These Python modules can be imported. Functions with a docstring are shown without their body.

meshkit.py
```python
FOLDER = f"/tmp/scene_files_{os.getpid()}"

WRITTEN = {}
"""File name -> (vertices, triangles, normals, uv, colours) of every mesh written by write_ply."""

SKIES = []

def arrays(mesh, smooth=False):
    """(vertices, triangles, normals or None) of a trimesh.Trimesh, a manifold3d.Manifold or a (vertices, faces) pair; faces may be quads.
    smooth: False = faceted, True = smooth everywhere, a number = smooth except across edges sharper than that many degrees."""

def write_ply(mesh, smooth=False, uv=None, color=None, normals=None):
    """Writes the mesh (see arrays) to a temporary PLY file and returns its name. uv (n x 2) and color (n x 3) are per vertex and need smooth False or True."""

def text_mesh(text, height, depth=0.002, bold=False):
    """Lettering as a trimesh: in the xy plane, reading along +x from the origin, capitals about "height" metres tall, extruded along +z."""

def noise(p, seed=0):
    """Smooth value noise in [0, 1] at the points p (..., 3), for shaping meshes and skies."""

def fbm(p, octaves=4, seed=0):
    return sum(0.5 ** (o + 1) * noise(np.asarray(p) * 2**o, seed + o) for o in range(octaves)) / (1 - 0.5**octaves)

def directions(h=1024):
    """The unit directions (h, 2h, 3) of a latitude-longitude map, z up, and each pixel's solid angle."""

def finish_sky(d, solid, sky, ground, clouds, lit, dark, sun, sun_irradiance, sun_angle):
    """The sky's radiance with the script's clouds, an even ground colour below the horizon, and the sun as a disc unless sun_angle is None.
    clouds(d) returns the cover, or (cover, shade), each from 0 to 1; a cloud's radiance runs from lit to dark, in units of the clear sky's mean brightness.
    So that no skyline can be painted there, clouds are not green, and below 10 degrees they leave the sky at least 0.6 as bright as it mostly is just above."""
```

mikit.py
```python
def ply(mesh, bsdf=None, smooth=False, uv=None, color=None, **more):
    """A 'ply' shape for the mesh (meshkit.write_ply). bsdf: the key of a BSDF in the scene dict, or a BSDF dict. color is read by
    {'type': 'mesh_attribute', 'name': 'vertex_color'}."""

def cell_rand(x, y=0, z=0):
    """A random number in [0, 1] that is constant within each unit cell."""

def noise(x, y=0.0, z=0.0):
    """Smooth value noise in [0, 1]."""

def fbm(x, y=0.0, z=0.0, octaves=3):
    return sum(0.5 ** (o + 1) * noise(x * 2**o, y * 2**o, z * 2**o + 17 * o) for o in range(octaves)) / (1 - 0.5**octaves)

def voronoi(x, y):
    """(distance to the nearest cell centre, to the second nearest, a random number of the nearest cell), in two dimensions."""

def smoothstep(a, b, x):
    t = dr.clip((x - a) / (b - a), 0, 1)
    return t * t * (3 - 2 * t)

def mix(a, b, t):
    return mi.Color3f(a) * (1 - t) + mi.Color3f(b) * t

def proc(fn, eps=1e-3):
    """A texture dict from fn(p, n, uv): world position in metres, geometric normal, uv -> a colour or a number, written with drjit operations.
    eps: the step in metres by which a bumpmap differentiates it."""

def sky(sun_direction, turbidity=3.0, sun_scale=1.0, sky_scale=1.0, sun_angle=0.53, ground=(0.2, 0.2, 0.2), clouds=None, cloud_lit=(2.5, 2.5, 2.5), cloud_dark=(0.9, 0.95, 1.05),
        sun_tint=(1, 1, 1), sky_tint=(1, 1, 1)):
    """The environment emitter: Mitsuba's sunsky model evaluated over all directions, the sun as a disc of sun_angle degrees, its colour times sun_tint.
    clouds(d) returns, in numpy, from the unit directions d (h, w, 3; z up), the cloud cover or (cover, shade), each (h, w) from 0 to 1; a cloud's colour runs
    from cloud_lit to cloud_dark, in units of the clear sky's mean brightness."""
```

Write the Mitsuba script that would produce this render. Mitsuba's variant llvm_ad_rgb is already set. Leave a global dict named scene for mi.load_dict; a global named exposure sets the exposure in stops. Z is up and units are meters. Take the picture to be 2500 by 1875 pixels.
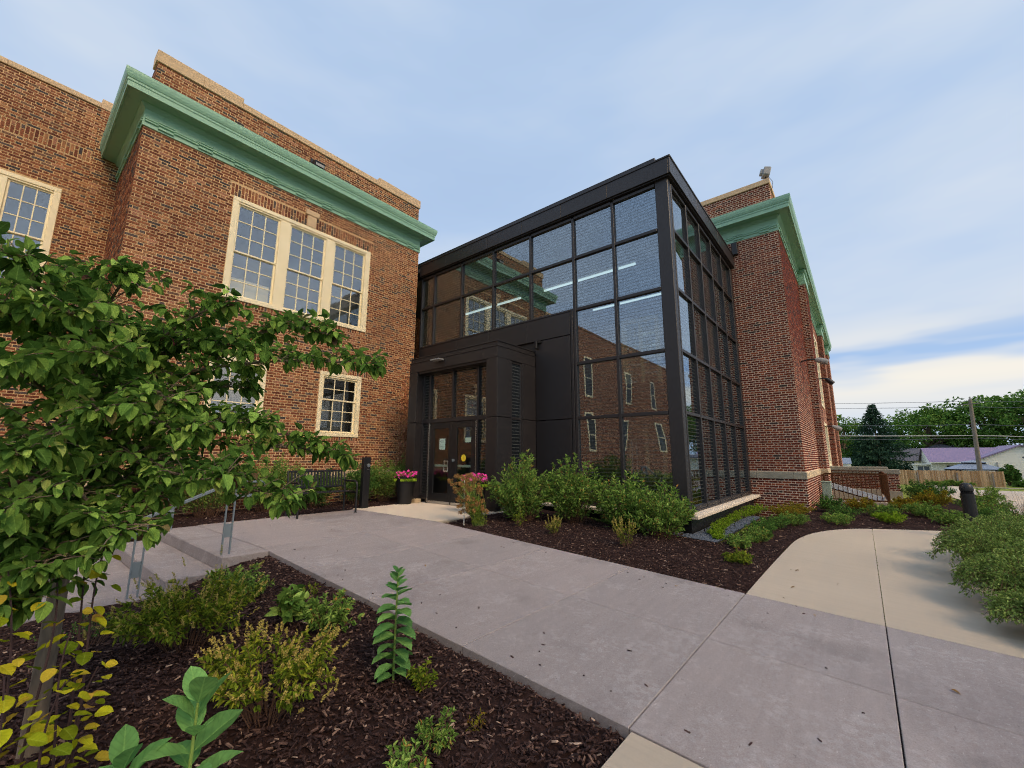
import math, random
import numpy as np, trimesh, mitsuba as mi, drjit as dr
import mikit, meshkit
from mikit import noise, fbm, voronoi, cell_rand, smoothstep, mix

T = mi.ScalarTransform4f
scene, labels = {}, {}

# ------------------------------------------------------------------ camera, sky, exposure
CAM = np.array([-8.370, -11.109, 1.176])
FOC, YAW, PITCH, ROLL = 1023.8 / 2500.0, 39.486, 9.935, 0.219      # focal length in image widths, degrees
_y, _p, _r = (math.radians(a) for a in (YAW, PITCH, ROLL))
FWD = np.array([math.cos(_y) * math.cos(_p), math.sin(_y) * math.cos(_p), math.sin(_p)])
_right = np.array([math.sin(_y), -math.cos(_y), 0.0])
_up = np.cross(_right, FWD)
RIGHT = _right * math.cos(_r) + _up * math.sin(_r)
UP = np.cross(RIGHT, FWD)
scene['camera'] = {'type': 'perspective', 'fov': 2 * math.degrees(math.atan(0.5 / FOC)), 'fov_axis': 'x',
                   'near_clip': 0.05, 'far_clip': 3000.0,
                   'to_world': T().look_at(origin=CAM.tolist(), target=(CAM + FWD).tolist(), up=UP.tolist())}
exposure = 1.85


def clouds(d):
    az = np.degrees(np.arctan2(d[..., 1], d[..., 0]))
    el = np.degrees(np.arcsin(np.clip(d[..., 2], -1, 1)))
    q = d / np.maximum(d[..., 2:], 0.06)
    w = meshkit.fbm(np.stack([q[..., 0] * 0.5, q[..., 1] * 1.1, 0 * el], -1), 5, 3)
    w2 = meshkit.fbm(np.stack([d[..., 0] * 3.1 + 0.5, d[..., 1] * 3.1, d[..., 2] * 9.0], -1), 5, 11)
    big = meshkit.fbm(d * 1.7 + 4.0, 3, 5)
    streak = meshkit.fbm(np.stack([az / 16.0, el / 2.6, 0 * el], -1), 4, 21)
    low = 1 / (1 + np.exp((el - 11.5) / 1.6))
    haze = np.exp(-np.maximum(el, 0) / 16.0)
    cover = 0.90 + 0.25 * (big - 0.5) + 0.25 * (w2 - 0.5)
    shade = 0.90 + 0.5 * (0.5 - big) - 0.55 * (w2 - 0.52) - 0.22 * haze
    # sheet of brighter, warmer cloud above the skyline, with gaps of clear blue
    gap = np.clip((streak - 0.55) * 6, 0, 1) * np.exp(-((el - 10.5) / 2.2) ** 2)
    cover = cover * (1 - low) + 0.97 * low - 0.62 * gap
    shade = shade * (1 - low) + low * (0.42 * np.clip((streak - 0.46) * 3.0, 0, 1) + 0.85 * np.clip((8.0 - el) / 5.5, 0, 1))
    return np.clip(cover, 0, 1), np.clip(shade, 0, 1)


SUN_DIR = (-0.20, -0.76, 0.62)
scene['sky'] = mikit.sky(SUN_DIR, turbidity=3.0, sun_scale=0.40, sky_scale=1.0, sun_angle=24.0, sun_tint=(1.0, 0.91, 0.80),
                         clouds=clouds, cloud_lit=(2.75, 2.56, 2.2), cloud_dark=(1.45, 1.86, 2.46), sky_tint=(0.85, 1.1, 1.35),
                         ground=(0.2, 0.19, 0.18))


# ------------------------------------------------------------------ mesh helpers
class MB:
    """Collects vertices, triangles and a uv per vertex."""

    def __init__(self):
        self.v, self.f, self.t, self.n = [], [], [], 0

    def add(self, v, f, uv=None):
        v = np.asarray(v, float)
        f = np.asarray(f, int)
        if f.shape[1] == 4:
            f = np.vstack([f[:, [0, 1, 2]], f[:, [0, 2, 3]]])
        self.v.append(v)
        self.f.append(f + self.n)
        self.t.append(np.zeros((len(v), 2)) + (0 if uv is None else np.asarray(uv, float)))
        self.n += len(v)
        return self

    def box(self, x0, x1, y0, y1, z0, z1, uv=None, bev=0.0):
        x0, x1 = min(x0, x1), max(x0, x1)
        y0, y1 = min(y0, y1), max(y0, y1)
        z0, z1 = min(z0, z1), max(z0, z1)
        c = np.array([[x0 + x1, y0 + y1, z0 + z1]]) / 2
        return self.obox(c[0], np.eye(3), [(x1 - x0) / 2, (y1 - y0) / 2, (z1 - z0) / 2], uv, bev)

    def obox(self, c, axes, half, uv=None, bev=0.0):
        """Box with bevelled edges: axes are rows."""
        A = np.asarray(axes, float)
        h = np.asarray(half, float)
        if bev <= 0:
            s = np.array([[x, y, z] for x in (-1, 1) for y in (-1, 1) for z in (-1, 1)], float)
            f = [[0, 1, 3, 2], [4, 6, 7, 5], [0, 4, 5, 1], [2, 3, 7, 6], [0, 2, 6, 4], [1, 5, 7, 3]]
            return self.add(np.asarray(c) + (s * h) @ A, f, uv)
        b = np.minimum(bev, h * 0.45)
        pts = []
        for x in (-1, 1):
            for y in (-1, 1):
                for z in (-1, 1):
                    s = np.array([x, y, z], float)
                    for k in range(3):
                        q = s * (h - b)
                        q[k] = s[k] * h[k]
                        pts.append(q)
        pts = np.array(pts)
        hull = trimesh.convex.convex_hull(pts)
        return self.add(np.asarray(c) + np.array(hull.vertices) @ A, hull.faces, uv)

    def tube(self, pts, r, sides=6, uv=None, cap=True):
        p = np.asarray(pts, float)
        r = np.broadcast_to(np.asarray(r, float), (len(p),))
        t = np.gradient(p, axis=0)
        t /= np.linalg.norm(t, axis=1, keepdims=True) + 1e-12
        ref = np.where(np.abs(t[:, 2:]) < 0.9, [0, 0, 1.0], [1.0, 0, 0])
        if len(p) > 1:
            ref = np.broadcast_to(ref[0], ref.shape) if np.all(np.abs(t @ ref[0]) < 0.97) else ref
        a = np.cross(t, ref)
        a /= np.linalg.norm(a, axis=1, keepdims=True) + 1e-12
        b = np.cross(t, a)
        ang = np.arange(sides) * 2 * math.pi / sides
        v = p[:, None] + r[:, None, None] * (np.cos(ang)[None, :, None] * a[:, None] + np.sin(ang)[None, :, None] * b[:, None])
        v = v.reshape(-1, 3)
        i, j = np.meshgrid(np.arange(len(p) - 1), np.arange(sides), indexing='ij')
        q = np.stack([i * sides + j, i * sides + (j + 1) % sides, (i + 1) * sides + (j + 1) % sides, (i + 1) * sides + j], -1).reshape(-1, 4)[:, ::-1]
        f = np.vstack([q[:, [0, 1, 2]], q[:, [0, 2, 3]]])
        if cap:
            n = len(v)
            v = np.vstack([v, p[:1], p[-1:]])
            k = np.arange(sides)
            f = np.vstack([f, np.stack([k, (k + 1) % sides, k * 0 + n], 1), np.stack([(k + 1) % sides + n - sides, k + n - sides, k * 0 + n + 1], 1)])
        return self.add(v, f, uv)

    def lathe(self, c, profile, sides=20, uv=None):
        """profile: (radius, z) from the bottom up, turned about the vertical through c."""
        pr = np.asarray(profile, float)
        ang = np.arange(sides) * 2 * math.pi / sides
        v = np.stack([pr[:, None, 0] * np.cos(ang), pr[:, None, 0] * np.sin(ang), np.broadcast_to(pr[:, 1:], (len(pr), sides))], -1).reshape(-1, 3) + np.asarray(c)
        i, j = np.meshgrid(np.arange(len(pr) - 1), np.arange(sides), indexing='ij')
        q = np.stack([i * sides + j, i * sides + (j + 1) % sides, (i + 1) * sides + (j + 1) % sides, (i + 1) * sides + j], -1).reshape(-1, 4)
        return self.add(v, q, uv)

    def prism(self, poly, z0, z1, uv=None):
        """Upright prism on a polygon in the xy plane; z0, z1 may be functions of (x, y)."""
        import shapely
        g = shapely.Polygon(poly)
        pv, pf = trimesh.creation.triangulate_polygon(g, engine='earcut')
        pv = np.asarray(pv)[:, :2]
        zz = lambda z: np.array([z(*q) if callable(z) else z for q in pv])
        n = len(pv)
        nrm = np.cross(pv[pf[:, 1]] - pv[pf[:, 0]], pv[pf[:, 2]] - pv[pf[:, 0]])
        pf = np.where((nrm < 0)[:, None], pf[:, ::-1], pf)
        self.add(np.column_stack([pv, zz(z1)]), pf, uv)
        self.add(np.column_stack([pv, zz(z0)]), pf[:, ::-1], uv)
        ring = np.asarray(g.exterior.coords)[:-1]
        if not g.exterior.is_ccw:
            ring = ring[::-1]
        m = len(ring)
        lo = np.array([z0(*q) if callable(z0) else z0 for q in ring])
        hi = np.array([z1(*q) if callable(z1) else z1 for q in ring])
        k = np.arange(m)
        return self.add(np.vstack([np.column_stack([ring, lo]), np.column_stack([ring, hi])]), np.stack([k, (k + 1) % m, (k + 1) % m + m, k + m], 1), uv)

    def arrays(self):
        return np.vstack(self.v), np.vstack(self.f), np.vstack(self.t)


def key_for(name):
    if name not in used:
        used[name] = 0
        return name
    used[name] += 1
    return '%s_%03d' % (name, used[name])


used = {}


def put(name, mb, mat, smooth=False, uv=True, label=None, cat=None, group=None, kind=None):
    """One entry of the scene; a name that is taken gets the next number."""
    key = key_for(name)
    v, f, t = mb.arrays()
    if smooth in (False, True):
        scene[key] = mikit.ply((v, f), mat, smooth=smooth, uv=t if uv else None)
    else:
        scene[key] = mikit.ply((v, f), mat, smooth=smooth)
    tag(key, label, cat, group, kind)
    return key


def tag(key, label=None, cat=None, group=None, kind=None):
    d = {k: x for k, x in (('label', label), ('category', cat), ('group', group), ('kind', kind)) if x}
    if d:
        labels[key] = {**labels.get(key, {}), **d}


def thing(name, label, cat, group=None):
    key = key_for(name)
    tag(key, label, cat, group)
    return key


def box(*a, **k):
    return MB().box(*a, **k)


def norm(a):
    a = np.asarray(a, float)
    return a / (np.linalg.norm(a, axis=-1, keepdims=True) + 1e-12)


def project(P):
    d = np.asarray(P, float) - CAM
    z = d @ FWD
    return 1250 + 1023.8 * (d @ RIGHT) / z, 937.5 - 1023.8 * (d @ UP) / z, z


# ------------------------------------------------------------------ materials
def P(x):
    """sRGB 0-255 -> linear."""
    c = np.asarray(x, float) / 255
    return np.where(c <= 0.04045, c / 12.92, ((c + 0.055) / 1.055) ** 2.4).tolist()


def rgb(c):
    return {'type': 'rgb', 'value': [float(x) for x in c]}


def principled(name, color, rough=0.6, spec=0.4, metallic=0.0, two=True, bump=None, **more):
    c = color if isinstance(color, dict) else rgb(color)
    b = {'type': 'principled', 'base_color': c, 'roughness': rough, 'specular': spec, 'metallic': metallic, **more}
    if bump is not None:
        b = {'type': 'bumpmap', 'arbitrary': mikit.proc(bump[0], bump[2] if len(bump) > 2 else 1e-3), 'scale': bump[1], 'bsdf': b}
    scene[name] = {'type': 'twosided', 'bsdf': b} if two else b
    return name


def ramp(t, stops):
    """Piecewise colours over t in [0, 1]."""
    out = mi.Color3f(stops[0][1])
    for (a, _), (b, cb) in zip(stops[:-1], stops[1:]):
        out = out * (1 - dr.clip((t - a) / (b - a), 0, 1)) + mi.Color3f(cb) * dr.clip((t - a) / (b - a), 0, 1)
    return out


def step_ramp(t, stops):
    out = mi.Color3f(stops[0][1])
    for a, c in stops[1:]:
        out = dr.select(t >= a, mi.Color3f(c), out)
    return out


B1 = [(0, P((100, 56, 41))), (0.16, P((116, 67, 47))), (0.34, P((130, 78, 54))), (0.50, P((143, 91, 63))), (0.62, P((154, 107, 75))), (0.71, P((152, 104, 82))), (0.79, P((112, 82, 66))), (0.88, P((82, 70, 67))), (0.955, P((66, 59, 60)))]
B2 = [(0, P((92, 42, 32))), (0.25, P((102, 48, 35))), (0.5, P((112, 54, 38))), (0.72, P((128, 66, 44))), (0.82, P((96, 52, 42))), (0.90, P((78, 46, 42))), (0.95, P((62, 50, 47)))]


def f_brick(p, n, uv):
    r = uv.x
    second = uv.y >= 1
    v = uv.y - dr.floor(uv.y)
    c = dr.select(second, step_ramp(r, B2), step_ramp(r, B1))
    g = fbm(p.x * 38 + r * 90, p.y * 38, p.z * 60, 3)
    w = fbm(p.x * 0.9 + p.y * 0.9, 0.0, p.z * 0.28, 3) * 0.5 + fbm(p.x * 0.35, p.y * 0.35, p.z * 0.5, 2) * 0.5
    return c * (0.78 + 0.42 * v) * (0.72 + 0.56 * g) * (0.74 + 0.52 * w)


def f_mortar(p, n, uv):
    g = fbm(p.x * 9, p.y * 9, p.z * 9, 3)
    g2 = noise(p.x * 0.8, p.y * 0.8, p.z * 0.8)
    c = mix(P((190, 154, 112)), P((206, 174, 134)), g)
    return dr.select(p.x > 5.9, mix(P((206, 174, 148)), P((222, 198, 176)), g), c) * (0.78 + 0.36 * g2)


def f_farbrick(p, n, uv):
    """Brick courses as colour, for the long receding wall only."""
    u = dr.select(dr.abs(n.x) > 0.5, p.y, p.x)
    row = dr.floor(p.z / 0.0677)
    fz = p.z / 0.0677 - row
    q = (u + 0.1625 * (row - 2 * dr.floor(row / 2))) / 0.325
    cell = dr.floor(q)
    fu = q - cell
    head = fu > 0.655
    edge = dr.select(head, dr.minimum(fu - 0.655, 1 - fu), dr.minimum(fu, 0.655 - fu)) * 0.325
    m = (edge < 0.006) | (fz < 0.09) | (fz > 0.91)
    r = cell_rand(cell * 2 + dr.select(head, 1.0, 0.0), row, 5)
    return dr.select(m, mi.Color3f(P((205, 172, 146))), step_ramp(r, B2) * 1.05)


def f_stone(p, n, uv):
    g = fbm(p.x * 5, p.y * 5, p.z * 14, 4)
    s = fbm(p.x * 1.6 + 3, p.y * 1.6, p.z * 5, 3)
    return mix(P((176, 158, 130)), P((206, 184, 152)), g) * mix((1, 1, 1), (0.72, 0.74, 0.72), smoothstep(0.5, 0.75, s))


def f_grey_stone(p, n, uv):
    g = fbm(p.x * 4, p.y * 4, p.z * 12, 4)
    s = fbm(p.x * 1.5 + 3, p.y * 1.5, p.z * 3, 3)
    return mix(P((118, 118, 110)), P((164, 158, 142)), g) * (0.75 + 0.5 * s)


def f_coping(p, n, uv):
    g = fbm(p.x * 4, p.y * 4, p.z * 9, 3)
    return mix(P((192, 164, 130)), P((212, 184, 150)), g)


def f_green(p, n, uv):
    g = fbm(p.x * 1.2, p.y * 1.2, p.z * 1.2, 3)
    d = smoothstep(0.6, 0.85, fbm(p.x * 9, p.y * 9, p.z * 1.1, 3))
    return mix(P((128, 172, 148)), P((138, 180, 156)), g) * (1 - 0.13 * d)


def f_cream(p, n, uv):
    g = fbm(p.x * 3.1, p.y * 3.1, p.z * 3, 3)
    return mix(P((234, 218, 178)), P((242, 228, 194)), g)


def f_metal(p, n, uv):
    g = fbm(p.x * 1.3, p.y * 1.3, p.z * 0.7, 3)
    return mix(P((33, 30, 32)), P((42, 39, 41)), g)


def f_concrete(p, n, uv):
    p = mi.Point3f(p.x + 0.8 * p.z, p.y + 0.8 * p.z, 0)
    big = fbm(p.x * 0.9 + 3, p.y * 0.9, 0.3, 4)
    mid = fbm(p.x * 5, p.y * 5, 1.7, 4)
    streak = fbm(p.x * 3 + 2 * big, p.y * 26, 0.9, 3)
    fine = noise(p.x * 190, p.y * 190, 2.0)
    c = mix(P((140, 132, 131)), P((148, 138, 136)), uv.x)
    grain = fbm(p.x * 30, p.y * 30, 6.0, 3)
    c = mix(c, P((164, 158, 158)), 0.46 * smoothstep(0.54, 0.70, mid * 0.40 + big * 0.30 + grain * 0.38))
    c = mix(c, P((122, 113, 113)), 0.6 * smoothstep(0.52, 0.75, big))
    speck = smoothstep(0.93, 0.97, noise(p.x * 70, p.y * 70, 5.0))
    pit = smoothstep(0.955, 0.985, noise(p.x * 46 + 9, p.y * 46, 8.0))
    stain = smoothstep(0.62, 0.80, fbm(p.x * 1.7 + 7, p.y * 1.7, 4.0, 3))
    c = c * (1 - 0.16 * stain)
    return c * (0.86 + 0.26 * fine) * (0.92 + 0.16 * streak) * (1 - 0.3 * pit) + mi.Color3f(0.11) * speck


def f_beige(p, n, uv):
    big = fbm(p.x * 0.7, p.y * 0.7, 0.0, 3)
    streak = fbm(p.x * 60, p.y * 2.5, 0.0, 3)
    fine = noise(p.x * 160, p.y * 160, 0.0)
    return mix(P((162, 150, 134)), P((180, 167, 150)), 0.6 * big + 0.4 * streak) * (0.96 + 0.05 * fine)


def f_mulch(p, n, uv):
    a = fbm(p.x * 45, p.y * 45, p.z * 30, 3)
    return mix(P((22, 15, 15)), P((60, 42, 38)), a)


def f_chip(p, n, uv):
    g = noise(p.x * 90, p.y * 90, p.z * 90)
    c = step_ramp(uv.x, [(0, P((42, 29, 29))), (0.3, P((54, 38, 36))), (0.6, P((68, 49, 45))), (0.82, P((88, 67, 60))), (0.93, P((122, 98, 86))), (0.985, P((172, 148, 130)))])
    return c * (0.75 + 0.5 * g)


def f_grass(p, n, uv):
    g = fbm(p.x * 0.35, p.y * 0.35, 0.0, 3)
    f = noise(p.x * 7, p.y * 7, 0.0)
    return mix(P((88, 102, 44)), P((118, 126, 60)), g) * (0.75 + 0.5 * f)


def f_wood(p, n, uv):
    g = fbm(p.x * 14 + uv.x * 31, p.y * 14, p.z * 1.6, 3)
    return mix(P((138, 108, 76)), P((186, 158, 122)), uv.x) * (0.75 + 0.45 * g)


def f_rust(p, n, uv):
    return mix(P((66, 42, 27)), P((98, 62, 36)), fbm(p.x * 6, p.y * 6, p.z * 3, 3))


def f_bark(p, n, uv):
    g = fbm(p.x * 60, p.y * 60, p.z * 11, 3)
    return mix(P((88, 76, 66)), P((134, 120, 104)), g)


def leaf_fn(pal, vein=0.0, mottle=0.25):
    """uv.x = leaf number + length along it, uv.y = position across (0.5 = midrib)."""

    def fn(p, n, uv):
        k = dr.floor(uv.x)
        s = uv.x - k
        r = cell_rand(k, 3, 7)
        r2 = cell_rand(k, 11, 2)
        c = ramp(r, pal) * (0.78 + 0.44 * r2)
        if vein:
            t = dr.abs(uv.y - 0.5) * 2
            side = s * 6.0 - t * 1.7
            rib = 1 - smoothstep(0.06, 0.2, dr.abs(side - dr.round(side)))
            mid = 1 - smoothstep(0.02, 0.10, t)
            c = c * (1 - 0.16 * vein * rib) + mi.Color3f(0.07, 0.10, 0.03) * mid * vein
        return c * (1 - mottle + 2 * mottle * fbm(p.x * 34, p.y * 34, p.z * 34, 2))

    return fn


def leaf_bsdf(name, pal, rough=0.45, trans=0.55, vein=0.0, spec=0.45):
    tex = mikit.proc(leaf_fn(pal, vein))
    scene[name] = {'type': 'principledthin', 'base_color': tex, 'roughness': rough, 'diff_trans': trans, 'eta': 1.4, 'spec_trans': 0.0}
    return name


def glass_bsdf(name, ior, tint=1.0):
    scene[name] = {'type': 'thindielectric', 'int_ior': ior, 'specular_transmittance': rgb([tint * 0.94, tint, tint * 0.98])}
    return name


principled('brick', mikit.proc(f_brick), 0.82, 0.25)
principled('mortar', mikit.proc(f_mortar), 0.9, 0.2)
principled('far_brick', mikit.proc(f_farbrick), 0.85, 0.2)
principled('stone', mikit.proc(f_stone), 0.8, 0.25)
principled('grey_stone', mikit.proc(f_grey_stone), 0.85, 0.2)
principled('coping_stone', mikit.proc(f_coping), 0.8, 0.25)
principled('green_paint', mikit.proc(f_green), 0.42, 0.45)
principled('cream_paint', mikit.proc(f_cream), 0.4, 0.45)
principled('dark_metal', mikit.proc(f_metal), 0.42, 0.5)
principled('black_metal', P((24, 24, 27)), 0.42, 0.5)
principled('grey_metal', P((108, 120, 128)), 0.4, 0.5)
principled('steel', P((196, 196, 194)), 0.25, 0.5, 0.9)
principled('white_paint', P((206, 206, 204)), 0.5, 0.4)
principled('bright_white', P((236, 236, 234)), 0.4, 0.4)
principled('grey_lamp', P((150, 150, 150)), 0.45, 0.4)
principled('concrete', mikit.proc(f_concrete), 0.72, 0.35)
principled('beige_concrete', mikit.proc(f_beige), 0.8, 0.3)
principled('pale_concrete', mikit.proc(lambda p, n, uv: f_beige(p, n, uv) * 1.42), 0.8, 0.3)
principled('joint', P((52, 46, 45)), 0.9, 0.1)
principled('mulch', mikit.proc(f_mulch), 0.95, 0.1)
principled('chip', mikit.proc(f_chip), 0.85, 0.25)
principled('grass', mikit.proc(f_grass), 0.9, 0.1)
principled('wood', mikit.proc(f_wood), 0.85, 0.2)
principled('rust', mikit.proc(f_rust), 0.8, 0.2)
principled('bark', mikit.proc(f_bark), 0.9, 0.15)
principled('slate', P((84, 92, 104)), 0.6, 0.4)
principled('stem', P((96, 72, 58)), 0.8, 0.2)
principled('green_stem', P((122, 146, 72)), 0.6, 0.3)
principled('dark_stem', P((62, 46, 48)), 0.7, 0.3)
principled('interior', P((58, 56, 54)), 0.9, 0.1)
principled('dark_room', P((120, 124, 128)), 0.9, 0.1)
principled('blind', P((214, 204, 176)), 0.8, 0.2)
principled('purple_roof', P((128, 112, 142)), 0.45, 0.4)
principled('dark_roof', P((92, 92, 100)), 0.8, 0.2)
principled('siding', P((226, 224, 214)), 0.7, 0.3)
principled('canopy_roof', P((128, 140, 158)), 0.4, 0.4)
principled('pole_wood', P((132, 124, 116)), 0.9, 0.1)
principled('paper', P((186, 214, 202)), 0.7, 0.2)
principled('yellow_sticker', P((244, 214, 60)), 0.5, 0.3)
principled('ink', P((84, 100, 96)), 0.8, 0.1)
principled('orange_ink', P((176, 120, 40)), 0.8, 0.1)
principled('pale_green', P((150, 168, 152)), 0.6, 0.3)
glass_bsdf('old_glass', 2.3, 0.85)
glass_bsdf('clear_glass', 1.6, 0.9)


def f_frit(p, n, uv):
    q = p.z / 0.078
    return dr.select(dr.abs(q - dr.round(q)) < 0.11, 0.30, 0.0)


scene['hall_glass'] = {'type': 'blendbsdf', 'weight': mikit.proc(f_frit),
                       'a': {'type': 'thindielectric', 'int_ior': 2.6, 'specular_reflectance': rgb([0.74, 0.86, 0.96]), 'specular_transmittance': rgb([0.44, 0.52, 0.53])},
                       'b': {'type': 'twosided', 'bsdf': {'type': 'diffuse', 'reflectance': rgb(P((112, 116, 114)))}}}
scene['portal_glass'] = {**scene['hall_glass'], 'a': {'type': 'thindielectric', 'int_ior': 1.75, 'specular_transmittance': rgb([0.84, 0.9, 0.88])}}
leaf_bsdf('leaf_dogwood', [(0, P((62, 92, 42))), (0.5, P((98, 134, 60))), (0.85, P((132, 166, 78))), (0.975, P((166, 190, 96))), (1, P((92, 44, 60)))], 0.42, 0.5, 1.0)
leaf_bsdf('leaf_yellow', [(0, P((92, 116, 32))), (0.3, P((158, 168, 36))), (0.75, P((196, 190, 48))), (1, P((176, 140, 62)))], 0.5, 0.6, 0.6)
leaf_bsdf('leaf_milkweed', [(0, P((84, 132, 76))), (1, P((122, 168, 94)))], 0.5, 0.45, 0.8)
leaf_bsdf('leaf_shrub', [(0, P((84, 116, 52))), (0.55, P((120, 154, 72))), (0.93, P((158, 184, 96))), (1, P((180, 128, 70)))], 0.32, 0.45)
leaf_bsdf('leaf_dark', [(0, P((60, 94, 46))), (0.7, P((94, 132, 62))), (1, P((130, 162, 80)))], 0.5, 0.4)
leaf_bsdf('leaf_lime', [(0, P((104, 142, 34))), (1, P((158, 184, 60)))], 0.6, 0.5)
leaf_bsdf('leaf_gold', [(0, P((120, 120, 36))), (0.6, P((152, 144, 52))), (1, P((150, 108, 46)))], 0.6, 0.4)
leaf_bsdf('leaf_olive', [(0, P((78, 100, 34))), (0.6, P((118, 138, 46))), (1, P((160, 164, 58)))], 0.5, 0.45)
leaf_bsdf('spike', [(0, P((150, 146, 70))), (1, P((206, 184, 112)))], 0.8, 0.3)
leaf_bsdf('petal', [(0, P((226, 40, 150))), (1, P((248, 110, 200)))], 0.6, 0.4)
leaf_bsdf('seedhead', [(0, P((128, 94, 54))), (1, P((182, 142, 92)))], 0.9, 0.2)
leaf_bsdf('leaf_tree', [(0, P((64, 100, 48))), (0.6, P((100, 140, 66))), (1, P((140, 168, 86)))], 0.6, 0.4)
leaf_bsdf('needle', [(0, P((40, 64, 50))), (1, P((76, 104, 82)))], 0.7, 0.2)
leaf_bsdf('leaf_feather', [(0, P((94, 118, 58))), (0.6, P((130, 154, 82))), (1, P((164, 182, 108)))], 0.6, 0.5)
# ------------------------------------------------------------------ levels of the ground
def sst(a, b, x):
    t = min(max((x - a) / (b - a), 0.0), 1.0)
    return t * t * (3 - 2 * t)


def pave_z(x, y):
    """The paving is level at the entrance and falls 5 percent towards the street."""
    return min(0.0, 0.053 * (y + 4.85))


def far_z(x, y):
    return -0.42 - 1.25 * sst(14, 58, x) - 0.2 * sst(60, 120, x)


# ------------------------------------------------------------------ brickwork
COURSE, JOINT, ST, HD = 0.0677, 0.0162, 0.2055, 0.0871
rng = np.random.default_rng(7)


def cut(a, b, holes):
    """The interval a..b minus the holes."""
    out = [(a, b)]
    for h0, h1 in holes:
        nxt = []
        for s, e in out:
            if h1 <= s or h0 >= e:
                nxt.append((s, e))
            else:
                if s < h0:
                    nxt.append((s, h0))
                if h1 < e:
                    nxt.append((h1, e))
        out = nxt
    return out


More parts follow.
